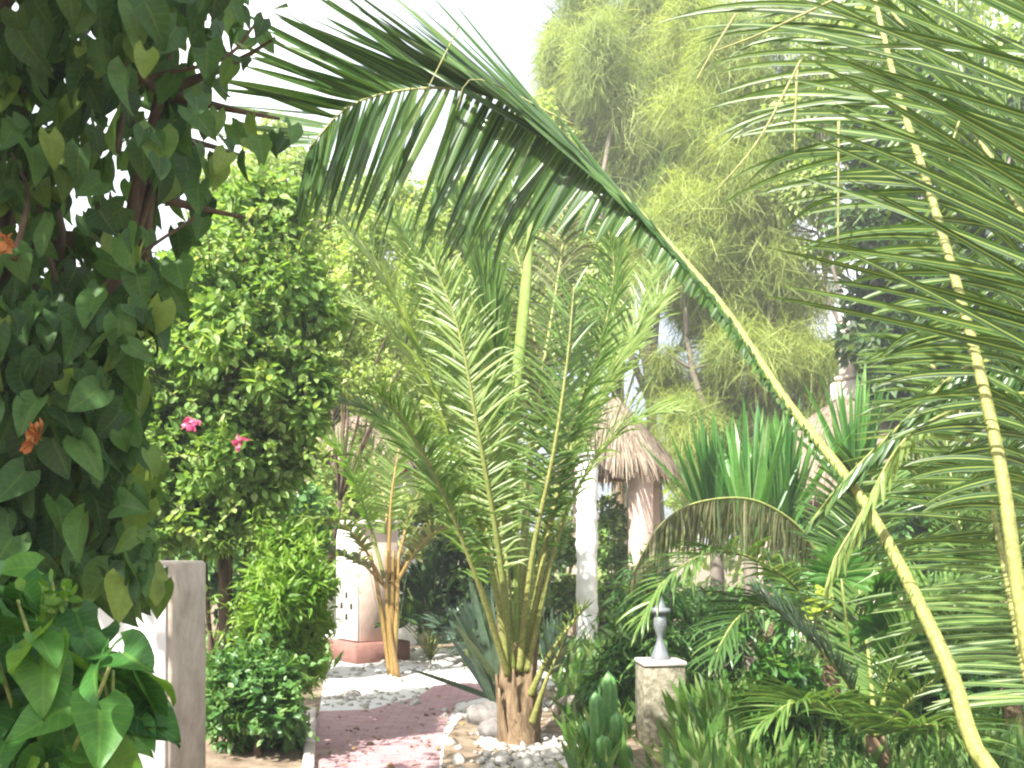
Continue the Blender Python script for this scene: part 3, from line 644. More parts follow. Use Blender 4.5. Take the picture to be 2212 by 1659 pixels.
feather_palm('feather_palm', 'low grey-green palm with a stiff frond pointing up to the left', 'palm tree', cb2, [
    [(1890, 1590, 5.2), (1850, 1500, 5.1), (1760, 1390, 5.0), (1640, 1290, 4.9), dict(mat=BLUEG, L=.3, n=140, W=.02, ang=(40, 20), droop=.1, up=(.5, -.3, .7), t0=.25)],
    [(1890, 1590, 5.2), (1930, 1450, 5.2), (1990, 1330, 5.2), (2070, 1260, 5.3), dict(mat=PALM)],
    [(1890, 1590, 5.2), (1980, 1500, 5.0), (2080, 1440, 4.9), (2180, 1450, 4.8), dict(mat=PALM, droop=.7)],
    [(1890, 1590, 5.2), (1880, 1450, 5.5), (1860, 1300, 5.8), (1840, 1200, 5.9), dict(mat=PALM)],
    [(1890, 1590, 5.2), (1800, 1530, 4.9), (1710, 1520, 4.7), (1640, 1570, 4.6), dict(mat=PALM, droop=.8)],
    [(1890, 1590, 5.2), (1960, 1570, 4.7), (2040, 1570, 4.5), (2120, 1620, 4.3), dict(mat=PALM, droop=.8)],
], PALM)
cb3 = np.array(((2180 - HX) / FP * 6.2, 6.2, 0))
feather_palm('feather_palm', 'bushy palm with level leaflets at the right edge behind the yellow stalks', 'palm tree', cb3, [
    [(2180, 1480, 6.2), (2120, 1250, 6.2), (2030, 1080, 6.2), (1930, 980, 6.2), dict(n=150)],
    [(2180, 1480, 6.2), (2060, 1330, 6.0), (1950, 1270, 5.9), (1850, 1290, 5.8), dict(n=150, droop=.7)],
    [(2180, 1480, 6.2), (2200, 1250, 6.3), (2180, 1050, 6.4), (2120, 900, 6.5)],
    [(2180, 1480, 6.2), (2260, 1280, 6.2), (2330, 1130, 6.2), (2420, 1050, 6.2)],
    [(2180, 1480, 6.2), (2120, 1400, 5.8), (2040, 1380, 5.6), (1960, 1440, 5.4), dict(droop=.8)],
    [(2180, 1480, 6.2), (2230, 1390, 5.8), (2290, 1360, 5.6), (2350, 1400, 5.4), dict(droop=.8)],
    [(2180, 1480, 6.2), (2090, 1200, 6.6), (2050, 1000, 6.9), (2040, 850, 7.1)],
], PALMR, n=130, L=.45, W=.021)
cb4 = np.array(((2080 - HX) / FP * 20.5, 20.5, 0))
feather_palm('feather_palm', 'tall shaded palm behind the long frond, rising behind the hut with the finial', 'palm tree', cb4, [
    [(2080, 1000, 20.50), (2000, 800, 20.50), (1880, 640, 20.40), (1740, 560, 20.30), (1620, 600, 20.20), dict(droop=.5)],
    [(2080, 1000, 20.50), (2020, 720, 20.60), (1920, 500, 20.70), (1780, 390, 20.80), (1640, 380, 20.80)],
    [(2080, 1000, 20.50), (2090, 700, 20.60), (2060, 450, 20.80), (1980, 260, 20.90), (1850, 160, 21.00)],
    [(2080, 1000, 20.50), (2160, 750, 20.50), (2220, 560, 20.50), (2320, 440, 20.50)],
    [(2080, 1000, 20.50), (2000, 880, 20.20), (1900, 780, 20.00), (1790, 760, 19.80), (1700, 830, 19.70), dict(droop=.8)],
    [(2080, 1000, 20.50), (2150, 880, 20.20), (2240, 800, 20.00), (2330, 800, 19.80)],
    [(2080, 1000, 20.50), (2060, 850, 19.90), (2030, 760, 19.50), (2010, 740, 19.20)],
], PALMD, r=(.05, .01), n=150, L=1.5, W=.08, tint=.45)
cb5 = np.array(((1335 - HX) / FP * 18.5, 18.5, 0))
feather_palm('feather_palm', 'slender palm with pale feathery fronds above the thatched hut', 'palm tree', cb5, [
    [(1340, 900, 18.5), (1360, 650, 18.50), (1400, 450, 18.40), (1480, 290, 18.30), dict(mat=PALMY)],
    [(1340, 900, 18.5), (1410, 700, 18.50), (1500, 560, 18.40), (1610, 520, 18.30), dict(mat=PALMY)],
    [(1340, 900, 18.5), (1420, 800, 18.50), (1510, 740, 18.40), (1600, 760, 18.30), dict(mat=PALMY)],
    [(1340, 900, 18.5), (1290, 650, 18.80), (1280, 480, 19.00), (1230, 350, 19.10), dict(mat=PALMY)],
    [(1340, 900, 18.5), (1260, 780, 18.50), (1180, 720, 18.40), (1110, 730, 18.30), dict(mat=PALMY)],
], PALMY, r=(.03, .006), n=120, L=1.0, W=.06)

# ------------------------------------------------------------------ sword-leaved plants, fan plants, cacti
def sword(name, label, cat, base, top, n, L, W, mat, spread=.5, trunk=True, tint=None, stiff=.25, lean=0):
    o = thing(name, label, cat, base)
    base = np.asarray(base, float); top = np.asarray(top, float)
    if trunk: mesh('trunk', [tube(spline([base - (0, 0, .03), (base + top) / 2 + (.03, .02, 0), top], 12), np.linspace(.09, .06, 12), 9, bump=.06)], BARKG, o)
    blocks = []
    for k in range(n):
        a = rng.uniform(0, 2 * math.pi); e = abs(rng.normal()) * spread
        d = nrm(np.array((math.cos(a) * math.sin(e), math.sin(a) * math.sin(e), math.cos(e))))
        p = top + np.array((math.cos(a), math.sin(a), 0)) * .04 + np.array((0, 0, rng.uniform(-.25, .05) if trunk else 0))
        l = L * rng.uniform(.65, 1.1); segs = 6; s_ = np.linspace(0, 1, segs + 1)
        wa = nrm(np.cross(d, np.array((math.cos(a), math.sin(a), .01)) + rng.normal(size=3) * .5)); rows = []
        for q in s_:
            wv = W * .5 * min(1, .55 + 2 * q) * (1 - q) ** .5 + .0008; nn = np.cross(wa, d)
            rows += [p - wa * wv + nn * wv * .3, p.copy(), p + wa * wv + nn * wv * .3]
            p = p + d * l / segs; d = nrm(d + np.array((math.cos(a) * .3, math.sin(a) * .3, -1)) * stiff * q / segs * 2)
            wa = nrm(wa - d * (wa @ d))
        F = np.array([[q * 3 + j, q * 3 + j + 1, q * 3 + j + 4, q * 3 + j + 3] for q in range(segs) for j in range(2)])
        blocks.append((np.array(rows), F, np.clip(rng.normal(.5, .25), 0, 1), None))
    mesh('leaf_rosette', blocks, mat, o)
    return o
def swat(dx, dy, Y): return np.array(((dx - HX) / FP * Y, Y, 0)), P(dx, dy, Y)
for (dx, dy, Y, n, lab) in ((1545, 1130, 9.6, 70, 'leftmost sword-leaved plant, above the withered arching frond'), (1690, 1120, 9.2, 75, 'tall bright sword-leaved plant under the long yellow frond stalk'),
                            (1850, 1040, 9.8, 60, 'sword-leaved plant in front of the concrete finial'), (1620, 1150, 8.8, 45, 'low sword-leaved plant between the two taller ones')):
    b, t = swat(dx, dy, Y)
    sword('sword_plant', lab, 'yucca', b, t, n, 1.15, .08, SWORD, .30, stiff=.12)
b = G(965, 1420); sword('agave', 'dark grey-green spiky agave left behind the big palm', 'agave', np.array(((1078 - HX) / FP * 9.3, 9.3, 0)), P(1078, 1470, 9.3), 38, 1.05, .09, BLUEG, .50, True, stiff=.05)
sword('agave', 'small grey agave on the gravel right of the big palm', 'agave', G(1195, 1470), G(1195, 1470) + (0, 0, .1), 20, .75, .09, BLUEG, .7, False, stiff=.1)
b = G(930, 1425)
def fan_plant(name, label, cat, base, n, H, rad, mat, em=.9):
    o = thing(name, label, cat, base); base = np.asarray(base, float); st = []; bl = []
    for k in range(n):
        a = rng.uniform(0, 2 * math.pi); e = rng.uniform(.05, em); l = H * rng.uniform(.5, 1)
        tip = base + np.array((math.cos(a) * math.sin(e) * l, math.sin(a) * math.sin(e) * l, math.cos(e) * l))
        st.append(tube(spline([base, base + (tip - base) * .5 + (0, 0, .08), tip], 8), np.linspace(.012, .007, 8), 5, tint=.4))
        dirn = nrm(tip - base + rng.normal(size=3) * .2); s = nrm(np.cross(dirn, np.array((math.cos(a + 1.57), math.sin(a + 1.57), .2)) )); sd = nrm(np.cross(dirn, s))
        m = 22; ph = np.linspace(-1.9, 1.9, m)
        d = dirn * np.cos(ph)[:, None] + sd * np.sin(ph)[:, None] + rng.normal(size=(m, 3)) * .06
        bl.append(leaves(LANCE, np.repeat(tip[None], m, 0), d, np.repeat(s[None], m, 0) + rng.normal(size=(m, 3)) * .3, rad * (1 - .25 * np.abs(ph) / 1.9) * rng.uniform(.85, 1.1, m), np.clip(rng.normal(.45, .15, m), 0, 1)))
    for q, l_ in zip(st, bl):
        mesh('fan_leaf', [l_], mat, mesh('leaf_stalk', [q], STEMG, o))
    return o
fan_plant('fan_palm', 'dark bushy fan palm on the gravel between the small palm and the big palm', 'palm tree', b, 20, 1.25, .42, FAR3)
fan_plant('fan_palm', 'blue-green fan palm low behind the big palm trunk', 'palm tree', G(1005, 1440), 9, .8, .45, BLUEG)
fan_plant('fan_palm', 'green fan palm under the long yellow frond stalk at right', 'palm tree', np.array(((1870 - HX) / FP * 5.8, 5.8, 0)), 7, 1.5, .25, SWORD, .35)
def cactus():
    o = thing('cactus', 'clump of green columnar cactus left of the stone pillar', 'cactus', G(1300, 1655))
    Y = G(1300, 1655)[1]
    for dx, dy, dY in ((1313, 1452, .15), (1285, 1495, 0), (1262, 1560, .1), (1330, 1540, -.1), (1300, 1590, -.25), (1345, 1610, -.2)):
        Yc = Y + dY; p0 = np.array(((dx - HX) / FP * Yc, Yc, -.02)); p1 = P(dx, dy, Yc); n = 16; u = np.linspace(0, 1, n)
        path = p0 + (p1 - p0) * u[:, None] + np.array((.02, 0, 0)) * np.sin(u * 3)[:, None]
        V, F, t, lc = tube(path, .058 * np.minimum(1, .8 + u) * np.sqrt(np.clip(1.02 - u ** 14, .04, 1)), 24)
        k = np.arange(24); f = np.where(k % 4 < 2, 1.0, .66); f = np.tile(f, n)
        cen = np.repeat(path, 24, axis=0); V[:24 * n] = cen + (V[:24 * n] - cen) * f[:, None]
        V[-1] = path[-1] + (0, 0, .012)
        mesh('stem', [(V, F, rng.uniform(.3, .8), lc)], CACT, o)
cactus()

# ------------------------------------------------------------------ creeper on the left, broad-leaved shrub, bougainvillea, hedges
def creeper():
    b = np.array((-2.0, 4.1, 0))
    o = thing('creeper_tree', 'dark tree hung with heart-leaved creeper filling the left side', 'tree', b)
    tops = [P(60, 100, 3.9), P(250, 150, 3.8), P(380, 50, 3.7), P(150, 500, 3.8), P(330, 400, 3.7), P(-250, 250, 4), P(200, 800, 3.8), P(-100, -150, 4.2)]
    g = limbs(b, [(t, .2) for t in tops], .12, .2, fork=b + (.1, -.1, 1.5))
    for q in (((240, 830, 3.5), (130, 640, 3.4), (60, 300, 3.5), (20, 0, 3.6)), ((120, 850, 3.3), (150, 700, 3.3), (290, 560, 3.4), (420, 470, 3.5)), ((30, 560, 3.2), (60, 420, 3.3), (25, 330, 3.3)), ((250, 330, 3.4), (300, 180, 3.5), (480, 130, 3.5), (560, 40, 3.5)), ((180, 1180, 3.3), (230, 950, 3.3), (190, 760, 3.3))):
        g.append(tube(spline(pp(*q), 14), np.linspace(.011, .005, 14), 5))
    mesh('trunk', g, BARK, o)
    yb = [-300, 0, 60, 140, 230, 300, 360, 430, 520, 620, 720, 820, 900, 1000, 1150, 1300]; xb = [560, 480, 470, 425, 415, 395, 400, 440, 400, 370, 320, 265, 290, 320, 340, 330]
    n = 2450; dy = rng.uniform(-260, 1290, n); lim = np.interp(dy, yb, xb)
    dx = lim - rng.random(n) ** 1.05 * (lim + 300) + rng.normal(size=n) * 14; Y = np.where(dy > 650, rng.uniform(3.1, 3.75, n), rng.uniform(3.15, 4.5, n))
    # leave the airy window in the middle thinner
    win = (dx > 130) & (dx < 400) & (dy > 370) & (dy < 560) & (rng.random(n) < .62); dx, dy, Y = dx[~win], dy[~win], Y[~win]
    ex = np.array([(500, 270), (560, 300), (530, 330), (600, 290), (630, 270), (490, 330), (545, 250), (450, 350), (470, 30), (520, 60), (560, 75), (530, 100), (490, 120), (545, 130), (470, 170), (600, 20), (455, 60), (440, 200), (470, 240), (425, 310), (445, 395), (470, 350), (500, 10), (430, 20), (450, 110), (510, 275), (575, 310), (615, 300), (485, 300), (465, 330), (540, 300), (520, 20), (570, 40), (590, 90), (540, 80), (505, 140), (480, 180), (455, 150), (440, 250)], float)
    dx = np.r_[dx, ex[:, 0]]; dy = np.r_[dy, ex[:, 1]]; Y = np.r_[Y, rng.uniform(3.4, 3.7, len(ex))]; n = len(dx)
    pos = np.stack([(dx - HX) / FP * Y, Y, EYE + (HY - dy) / FP * Y], 1)
    d = np.stack([rng.normal(size=n) * .45, rng.normal(size=n) * .35 - .25, -np.abs(rng.normal(.85, .3, n))], 1)
    up = np.stack([rng.normal(size=n) * .6 + .1, rng.normal(size=n) * .4 - .8, rng.uniform(0, .9, n)], 1)
    sz = rng.uniform(.07, .155, n); sz[-len(ex):] = rng.uniform(.07, .10, len(ex))
    mesh('foliage', [leaves(HEART, pos, d, up, sz, np.clip(rng.normal(.45, .26, n), 0, 1), .38)], VINE, o, smooth=True)
    for q, s in (((75, 940, 3.05), .045), ((12, 525, 3.05), .04)):
        c = P(*q); m = 26
        mesh('withered_flower', [leaves(OVATE, c + rdir(m) * (s * .35, s * .3, s * .7), rdir(m) + np.array((0, -.5, -.3)), rdir(m), rng.uniform(.6, 1, m) * s, rng.random(m))], FLOWO, o)
    # unseen crown added overhead, towards the viewer's left, to shade the near leaves
    cl = [(np.array(c), r) for c, r in (((-2.9, 2.9, 4.3), .75), ((-2.2, 2.2, 4.3), .7), ((-2.6, 1.2, 4.2), .75), ((-1.7, 2.9, 4.5), .6), ((-1.9, 1.2, 4.1), .6), ((-1.5, 2.0, 4.4), .55), ((-2.9, .4, 4.1), .6), ((-2.1, .4, 4.2), .55), ((-1.3, 1.2, 4.3), .5), ((-2.4, -.5, 4.1), .6), ((-1.7, -.4, 4.1), .6), ((-1.2, .3, 4.1), .5), ((-2.3, 3.6, 4.4), .6), ((-1.5, 3.6, 4.6), .5))]
    g = [tube(spline([b + (.1, -.1, 1.5), b + (-.2, -.4, 2.6), c], 10), np.linspace(.06, .02, 10), 6, bump=.05) for c, r in cl]
    lm = mesh('limb', g, BARK, o)  # limbs added for the unseen shading crown
    mesh('unseen_shade_foliage', [cloud(subclumps(cl, 7, (.35, .6)), 6400, OVATE, (.10, .17), .4, .7)], VINE, o, smooth=True)
creeper()
def broad_shrub():
    b = np.array((-1.05, 2.35, 0))
    o = thing('broad_leaved_shrub', 'bright broad-leaved shrub close by in the lower left corner', 'shrub', b)
    g = []; pos = []
    for k in range(46):
        dy0 = rng.uniform(1240, 1680); dx0 = rng.uniform(-150, np.interp(dy0, [1240, 1330, 1450, 1550, 1680], [220, 310, 270, 150, 90])); Yk = rng.uniform(2.05, 2.75)
        t = P(dx0, dy0, Yk); s = spline([b + rng.normal(size=3) * (.1, .1, 0), (b + t) / 2 + (rng.normal() * .1, .05, .1), t], 12)
        g.append(tube(s, np.linspace(.011, .004, 12), 5)); pos += [s[j] for j in (4, 6, 7, 8, 9, 10, 10, 11, 11, 11)]
    mesh('stem', g, STEMG, o)
    pos = np.array(pos); n = len(pos); out = rdir(n) * (1, 1, .5)
    d = out * .9 + np.stack([rng.normal(size=n) * .2, rng.normal(size=n) * .2 - .2, -np.abs(rng.normal(.55, .3, n))], 1)
    up = np.stack([rng.normal(size=n) * .4 - .1, rng.normal(size=n) * .3 - .45, rng.uniform(.4, 1, n)], 1)
    pos = pos + out * .05
    dxp = HX + pos[:, 0] / pos[:, 1] * FP; dyp = HY - (pos[:, 2] - EYE) / pos[:, 1] * FP
    mesh('foliage', [leaves(HEART, pos, d, up, rng.uniform(.09, .165, n), np.clip(rng.normal(.5, .26, n), 0, 1), .32)], BROAD, o, smooth=True)
    c = P(292, 1405, 2.25); m = 9
    mesh('red_shoot', [leaves(OVATE, c + rdir(m) * .01, rdir(m) + np.array((0, -.3, .2)), rdir(m) + np.array((0, 0, 1)), rng.uniform(.012, .022, m), rng.uniform(0, .2, m))], FLOWO, o)
    c = P(95, 1290, 2.3); m = 40
    mesh('young_shoot', [leaves(OVATE, c + rdir(m) * (.05, .05, .03), rdir(m) + np.array((.4, -.3, .3)), rdir(m) + np.array((0, 0, 1)), rng.uniform(.02, .045, m), rng.random(m))], LIME, o)
broad_shrub()
def shoots(cl, n, L, size, tpl, per=16, upb=.6):
    P_, D_, U_, S_ = [], [], [], []; tw = []
    wts = np.array([np.mean(k[1]) for k in cl]); wts = wts / wts.sum()
    for _ in range(n):
        c, r = cl[rng.choice(len(cl), p=wts)]; o = nrm(rdir(1)[0] + np.array((0, -.2, upb)))
        p0 = np.asarray(c) + o * np.broadcast_to(r, (3,)) * .75; l = rng.uniform(*L)
        p1 = p0 + o * l * .55 + rng.normal(size=3) * .04; p2 = p1 + nrm(o + rng.normal(size=3) * .5 + np.array((0, 0, -.5))) * l * .45
        q = spline([p0, p1, p2], per); tw.append(tube(q[::3], np.linspace(.006, .002, len(q[::3])), 4))
        t = nrm(np.gradient(q, axis=0)); P_.append(q); D_.append(t * .5 + rdir(per) * .8); U_.append(rdir(per) * .5 + np.array((0, -.2, .8))); S_.append(rng.uniform(*size, per) * np.linspace(1, .55, per))
    m = n * per
    return leaves(tpl, np.vstack(P_), np.vstack(D_), np.vstack(U_), np.concatenate(S_), np.clip(rng.normal(.68, .2, m), 0, 1)), tw
def bougainvillea():
    Y0 = 8.1; b = np.array(((475 - HX) / FP * 8.4, 8.4, 0))
    o = thing('bougainvillea', 'tall light green bougainvillea with two pink flower clusters by the path', 'shrub', b)
    main = [((560, 520), 120), ((470, 640), 130), ((610, 640), 115), ((390, 770), 120), ((520, 790), 150), ((640, 800), 95), ((420, 900), 120), ((560, 950), 120), ((640, 910), 70), ((430, 1060), 110), ((540, 1090), 90), ((330, 900), 100), ((350, 1050), 80), ((620, 450), 70), ((450, 1140), 60), ((300, 760), 80), ((690, 820), 60), ((680, 680), 65), ((260, 900), 80), ((270, 1040), 80), ((370, 620), 80), ((540, 430), 60), ((640, 1000), 50), ((340, 1150), 60), ((400, 1010), 85), ((480, 1000), 90), ((470, 1090), 80), ((390, 1120), 70), ((560, 1040), 70)]
    cl = [(P(x, y, Y0 + rng.uniform(-.35, .35)), np.array((1, 1.1, 1)) * r / FP * Y0 * .9) for (x, y), r in main]
    mesh('trunk', limbs(b, cl[::2], .07, .25, fork=P(480, 1190, 8.3)) + [tube(spline([b + (.03 * k, 0, 0), P(460 + 35 * k, 1330, 8.35), P(455 + 45 * k, 1170, 8.2)], 10), np.linspace(.035, .015, 10), 6, bump=.08) for k in (-.3, .5, 1, 1.7)], BARK, o)
    sub = subclumps(cl, 10, (.25, .55))
    sh, tw = shoots(cl, 230, (.25, .75), (.05, .11), OVATE)
    mesh('shoot', tw, BARK, o)
    mesh('foliage', [sh, cloud(sub, 19000, OVATE, (.055, .12), .25, .7), cloud(cl, 5000, OVATE, (.06, .10), .25, .7, fill=.3)], BOUG, o, smooth=True)
    for q, s in (((415, 912, 7.35), .075), ((520, 958, 7.35), .072)):
        m = 14; c = P(*q)
        mesh('pink_flower', [leaves(OVATE, c + rdir(m) * s * .35, rdir(m) + np.array((0, -.6, 0)), rdir(m), rng.uniform(.7, 1.1, m) * s, rng.random(m))], FLOWP, o)
bougainvillea()
def bush(name, label, main, n, tpl, size, mat, Y, m=8, cat='shrub', r0=.03, group=None, droop=.2, dY=.3, spread=.7, kfill=.5, bx=None):
    cl = [(P(x, y, Y + rng.uniform(-dY, dY)), r / FP * Y * .9) for (x, y), r in main]
    mx = np.mean([c[0][0] for c in cl]) if bx is None else (bx - HX) / FP * Y
    b = np.array((mx, Y, 0)); o = thing(name, label, cat, b, group)
    mesh('stem', limbs(b, cl, r0, .2, .35), BARK, o)
    sh, tw = shoots(cl, max(10, n // 60) if n > 50 else 1, (.12, .5), size, tpl, 12, .9)
    mesh('foliage', [sh, cloud(subclumps(cl, m, (.25, .5)), n, tpl, size, droop, spread, fill=kfill), cloud(cl, n // 4, tpl, size, droop, spread, fill=.2)], mat, o, smooth=(tpl is OVATE))
    return o
bush('leafy_bush', 'rounded green bush in front of the bougainvillea trunk, left of the path', [((520, 1490), 75), ((590, 1520), 85), ((520, 1570), 75), ((620, 1460), 52), ((615, 1570), 52), ((560, 1450), 55), ((495, 1540), 50)], 3600, OVATE, (.05, .10), HEDGE, 7.5)
bush('feathery_bush', 'yellow-green feathery bush right of the bougainvillea trunk', [((640, 1210), 60), ((620, 1290), 85), ((665, 1330), 65), ((580, 1350), 65), ((640, 1420), 75), ((570, 1420), 60), ((600, 1230), 55)], 7500, SLIM, (.08, .16), LIME, 7.75, droop=-.2)
bush('leafy_bush', 'green bush between the white column and the hut pillar', [((1318, 1120), 45), ((1320, 1200), 55), ((1330, 1300), 60), ((1210, 1180), 55), ((1215, 1300), 60), ((1340, 1390), 60)], 3200, OVATE, (.08, .15), BOUG, 16.4)
bush('leafy_bush', 'low bright green shrub in front, right of the stone pillar', [((1690, 1470), 60), ((1660, 1550), 70), ((1740, 1550), 80), ((1640, 1640), 70), ((1740, 1640), 80), ((1810, 1600), 60)], 3000, OVATE, (.05, .095), BROAD, 5.6)
bush('leafy_bush', 'dark shrub mass behind the stone pillar under the withered frond', [((1500, 1330), 90), ((1600, 1360), 100), ((1380, 1400), 90), ((1480, 1470), 100), ((1600, 1500), 100), ((1320, 1480), 70), ((1700, 1300), 80), ((1400, 1270), 70)], 5200, SLIM, (.10, .22), HEDGE, 9.0, droop=.5)
bush('leafy_bush', 'shrub behind the big palm, left of the white column', [((1150, 1250), 80), ((1060, 1210), 80), ((1170, 1370), 50), ((980, 1180), 70), ((1000, 1290), 60)], 2800, OVATE, (.07, .14), FAR3, 14.0)
bush('leafy_bush', 'olive bush around the far pier behind the small palm', [((690, 1110), 70), ((750, 1180), 50), ((900, 1120), 70), ((680, 1230), 60), ((930, 1230), 70), ((740, 1070), 60), ((690, 1010), 55), ((790, 1090), 55), ((960, 1060), 60)], 4200, OVATE, (.07, .13), FAR1, 14.8)
bush('leafy_bush', 'tangled dark growth at the lower right edge', [((2000, 1500), 120), ((2130, 1550), 110), ((2080, 1400), 100), ((1930, 1600), 90), ((2220, 1450), 100)], 4200, SLIM, (.10, .22), HEDGE, 6.8, droop=.3)
bush('leafy_bush', 'dense green hedge bush behind the bougainvillea trunk', [((300, 1150), 90), ((420, 1200), 100), ((560, 1180), 100), ((660, 1120), 80), ((240, 1260), 90), ((380, 1300), 90), ((520, 1290), 90), ((630, 1250), 70)], 5200, OVATE, (.08, .15), HEDGE, 11.5)
bush('leafy_bush', 'mid green bush behind the drooping frond, below the hut with the finial', [((1950, 1060), 80), ((2080, 1100), 90), ((1880, 1140), 80), ((2170, 1010), 80), ((2000, 1220), 90), ((1740, 1200), 80), ((2180, 1200), 80), ((1850, 1260), 80)], 6000, OVATE, (.09, .17), HEDGE, 12.0)
bush('yellow_leaf_plant', 'small plant with bright yellow leaves beside the grey-green frond', [((1768, 1325), 3)], 4, OVATE, (.07, .11), YLEAF, 5.4, m=2, cat='plant', r0=.008)

# ------------------------------------------------------------------ trees behind
def tree(name, label, base, main, n, tpl, size, mat, m=9, r0=.14, bark=BARKG, droop=.3, spread=.7, k=(.22, .42), group=None, fork=.45, fill=.45, out=.7):
    (bx, Y) = base; b = np.array(((bx - HX) / FP * Y, Y, 0))
    cl = [(P(x, y, Y + rng.uniform(-.7, .7)), np.array((r, r, r * q)) / FP * Y) for (x, y), r, q in main]
    o = thing(name, label, 'tree', b, group)
    mesh('trunk', limbs(b, cl, r0, .15, fork), bark, o)
    mesh('crown', [cloud(subclumps(cl, m, k), n, tpl, size, droop, spread, fill=fill, out=out)], mat, o)
    return o
grp = 'trees beyond the garden huts'
tree('leafy_tree', 'pale yellow-green tree behind the bougainvillea', (560, 17.5), [((900, 480), 90, 1), ((900, 900), 100, 1), ((800, 950), 100, 1), ((700, 650), 120, 1), ((820, 450), 80, 1), ((520, 420), 90, 1), ((620, 380), 90, 1), ((710, 450), 100, 1), ((640, 540), 130, 1), ((780, 560), 100, 1), ((560, 600), 110, 1), ((760, 680), 110, 1), ((860, 640), 90, 1), ((700, 780), 110, 1), ((830, 780), 90, 1), ((600, 300), 50, 1)], 46000, DIAM, (.07, .16), FAR1, group=grp, r0=.06, bark=BARK, k=(.3, .6), fill=.15)
tree('leafy_tree', 'slender pale leafy tree between the bougainvillea and the big palm', (660, 12.5), [((760, 540), 80, 1), ((800, 660), 85, 1), ((740, 760), 75, 1), ((850, 500), 75, 1), ((880, 620), 85, 1), ((700, 640), 70, 1), ((930, 520), 70, 1), ((800, 820), 70, 1), ((960, 640), 70, 1)], 15000, DIAM, (.05, .12), FAR1, group=grp, r0=.05, bark=BARK, k=(.3, .65), fill=.1, m=10)
tree('casuarina_tree', 'tall feathery tree against the sky at top centre', (1350, 20), [((1260, 60), 90, 1.4), ((1350, 150), 110, 1.4), ((1250, 230), 80, 1.2), ((1420, 20), 110, 1.4), ((1330, 330), 100, 1.2), ((1440, 200), 80, 1.3), ((1210, 130), 50, 1.6), ((1400, 420), 110, 1.2), ((1180, 280), 60, 1.2)], 100000, FINE, (.22, .62), FAR2, droop=.8, spread=.9, k=(.25, .65), fill=.05, out=.15, m=14, group=grp, r0=.2)
tree('casuarina_tree', 'yellow-green feathery tree behind the long frond', (1620, 18), [((1540, 60), 110, 1.4), ((1640, 120), 120, 1.3), ((1560, 240), 110, 1.2), ((1680, 300), 110, 1.2), ((1560, 400), 110, 1.2), ((1470, 520), 110, 1.1), ((1620, 520), 130, 1.1), ((1540, 660), 120, 1), ((1700, 640), 110, 1), ((1620, 780), 120, 1), ((1760, 780), 90, 1), ((1500, 800), 100, 1), ((1500, 930), 90, 1), ((1620, 930), 100, 1), ((1740, 920), 90, 1), ((1700, 1040), 90, 1), ((1560, 1040), 90, 1)], 150000, FINE, (.20, .60), LIMEF, droop=.7, spread=.9, k=(.25, .65), fill=.05, out=.15, m=14, group=grp, r0=.2)
tree('casuarina_tree', 'grey-blue feathery tree glimpsed between the yellow-green ones', (1440, 24), [((1430, 330), 120, 1.2), ((1460, 130), 100, 1.5), ((1380, 480), 120, 1), ((1250, 150), 90, 1.5), ((1300, 560), 130, 1)], 40000, FINE, (.4, .9), GREY, droop=.7, spread=.9, k=(.3, .6), fill=.1, out=.15, group=grp, r0=.2)
tree('leafy_tree', 'light green tree behind the middle of the big palm', (1080, 19), [((1050, 480), 120, 1), ((1150, 420), 100, 1), ((960, 560), 110, 1), ((1100, 620), 140, 1), ((1220, 560), 110, 1), ((980, 700), 110, 1), ((1180, 740), 130, 1), ((1060, 820), 120, 1), ((1250, 700), 100, 1), ((920, 800), 90, 1), ((1220, 330), 90, 1), ((1150, 260), 50, 1.2), ((1090, 330), 50, 1)], 36000, DIAM, (.08, .17), FAR1, group=grp, r0=.08, k=(.3, .6), fill=.15)
tree('leafy_tree', 'dark green tree in the shade behind the right-hand palms', (2050, 15), [((1880, 520), 120, 1), ((2000, 430), 130, 1), ((2130, 500), 130, 1), ((1920, 660), 120, 1), ((2060, 640), 140, 1), ((2200, 640), 130, 1), ((1980, 790), 120, 1), ((2130, 800), 130, 1), ((2080, 930), 120, 1), ((2240, 880), 120, 1), ((1880, 330), 90, 1), ((2040, 250), 120, 1), ((2190, 300), 120, 1)], 24000, DIAM, (.12, .24), FAR3, group=grp, r0=.2)
tree('leafy_tree', 'yellow-green tree at the top right behind the palm fronds', (1850, 17), [((1780, 60), 110, 1.2), ((1900, 100), 120, 1.2), ((2040, 40), 130, 1.2), ((1800, 250), 110, 1), ((1760, 450), 110, 1), ((1980, 200), 110, 1), ((2180, 120), 140, 1.2)], 20000, DIAM, (.08, .18), FAR1, group=grp, r0=.1, k=(.3, .6), fill=.2)
tree('leafy_tree', 'olive tree behind the far white hut', (860, 24), [((800, 700), 110, 1), ((920, 700), 110, 1), ((860, 850), 120, 1), ((740, 900), 110, 1), ((980, 900), 120, 1), ((700, 1040), 110, 1), ((1020, 1060), 120, 1), ((640, 820), 100, 1)], 14000, DIAM, (.12, .24), FAR1, group=grp, r0=.12)
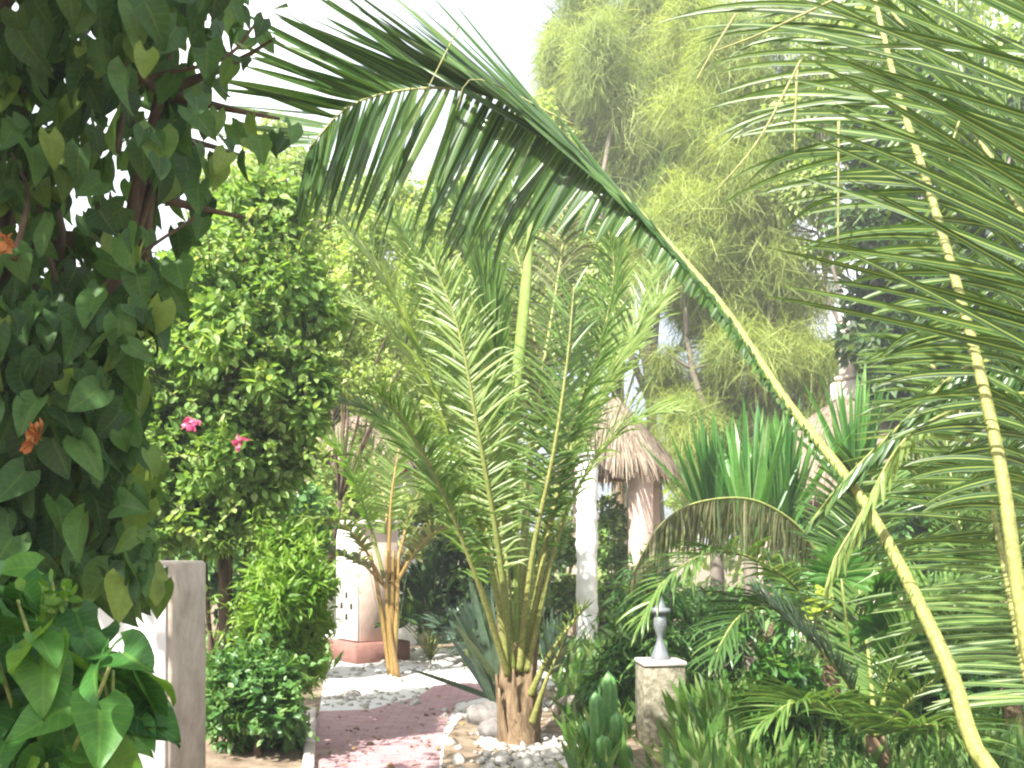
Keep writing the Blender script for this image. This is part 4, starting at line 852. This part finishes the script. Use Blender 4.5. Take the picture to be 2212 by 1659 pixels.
def wood():
    g = []; cl = []
    for k in range(130):
        x = rng.uniform(-34, 34); y = rng.uniform(27, 36); h = rng.uniform(.3, 6.0)
        cl.append((np.array((x, y, h)), np.array((2.2, 1.8, 1.5)) * rng.uniform(.7, 1.2)))
    mesh('woodland', [cloud(subclumps(cl, 5), 30000, DIAM, (.25, .5), .3, .7)], FAR1, kind='stuff', label='dense far greenery closing the view behind the huts')
wood()
# ------------------------------------------------------------------ grass and low growth
def grass():
    n = 9000; bl = []
    pos = []
    while len(pos) < n:
        x = rng.uniform(.4, 7); y = rng.uniform(4.2, 15)
        dx = HX + x / y * FP
        if dx < 1230 and rng.random() < .75: continue
        if 1350 < dx < 1500 and y < 8.1 and rng.random() < .8: continue
        pos.append((x, y, 0))
    while len(pos) < n + 6500:
        y = rng.uniform(4.3, 8); x = (rng.uniform(1500, 2300) - HX) / FP * y; pos.append((x, y, 0))
    for k in range(1500): pos.append((rng.uniform(-6.2, -2.3) - .0, rng.uniform(8.5, 16), 0))
    pos = np.array(pos); n = len(pos)
    d = rdir(n) * .6 + np.array((0, 0, 1)); up = rdir(n) + np.array((0, -.4, 0))
    mesh('grass', [leaves(SLIM, pos, d, up, rng.uniform(.12, .42, n) * np.where((pos[:, 0] / pos[:, 1] * FP + HX > 1500) & (pos[:, 1] < 8), 1.6, np.where((pos[:, 1] < 8.1) & (pos[:, 0] / pos[:, 1] * FP + HX > 1340), .5, 1)), rng.random(n))], GRASS, kind='stuff', label='unmown grass and weeds around the stone pillar and shrubs')
grass()

# ------------------------------------------------------------------ hazy volume added to lift shadows and pale the view
def added_haze():
    m = bpy.data.materials.new('added_haze_volume'); m.use_nodes = True; t = m.node_tree
    t.nodes.remove(t.nodes['Principled BSDF']); v = t.nodes.new('ShaderNodeVolumePrincipled')
    v.inputs['Color'].default_value = (.96, .98, 1, 1); v.inputs['Density'].default_value = 0.004; v.inputs['Anisotropy'].default_value = .2
    t.links.new(v.outputs[0], t.nodes['Material Output'].inputs['Volume'])
    o = mesh('added_haze', [box((0, 24, 7.5), (100, 70, 17.2))], m, kind='stuff', label='pale hazy volume added over the whole garden to lift its shadows')
added_haze()
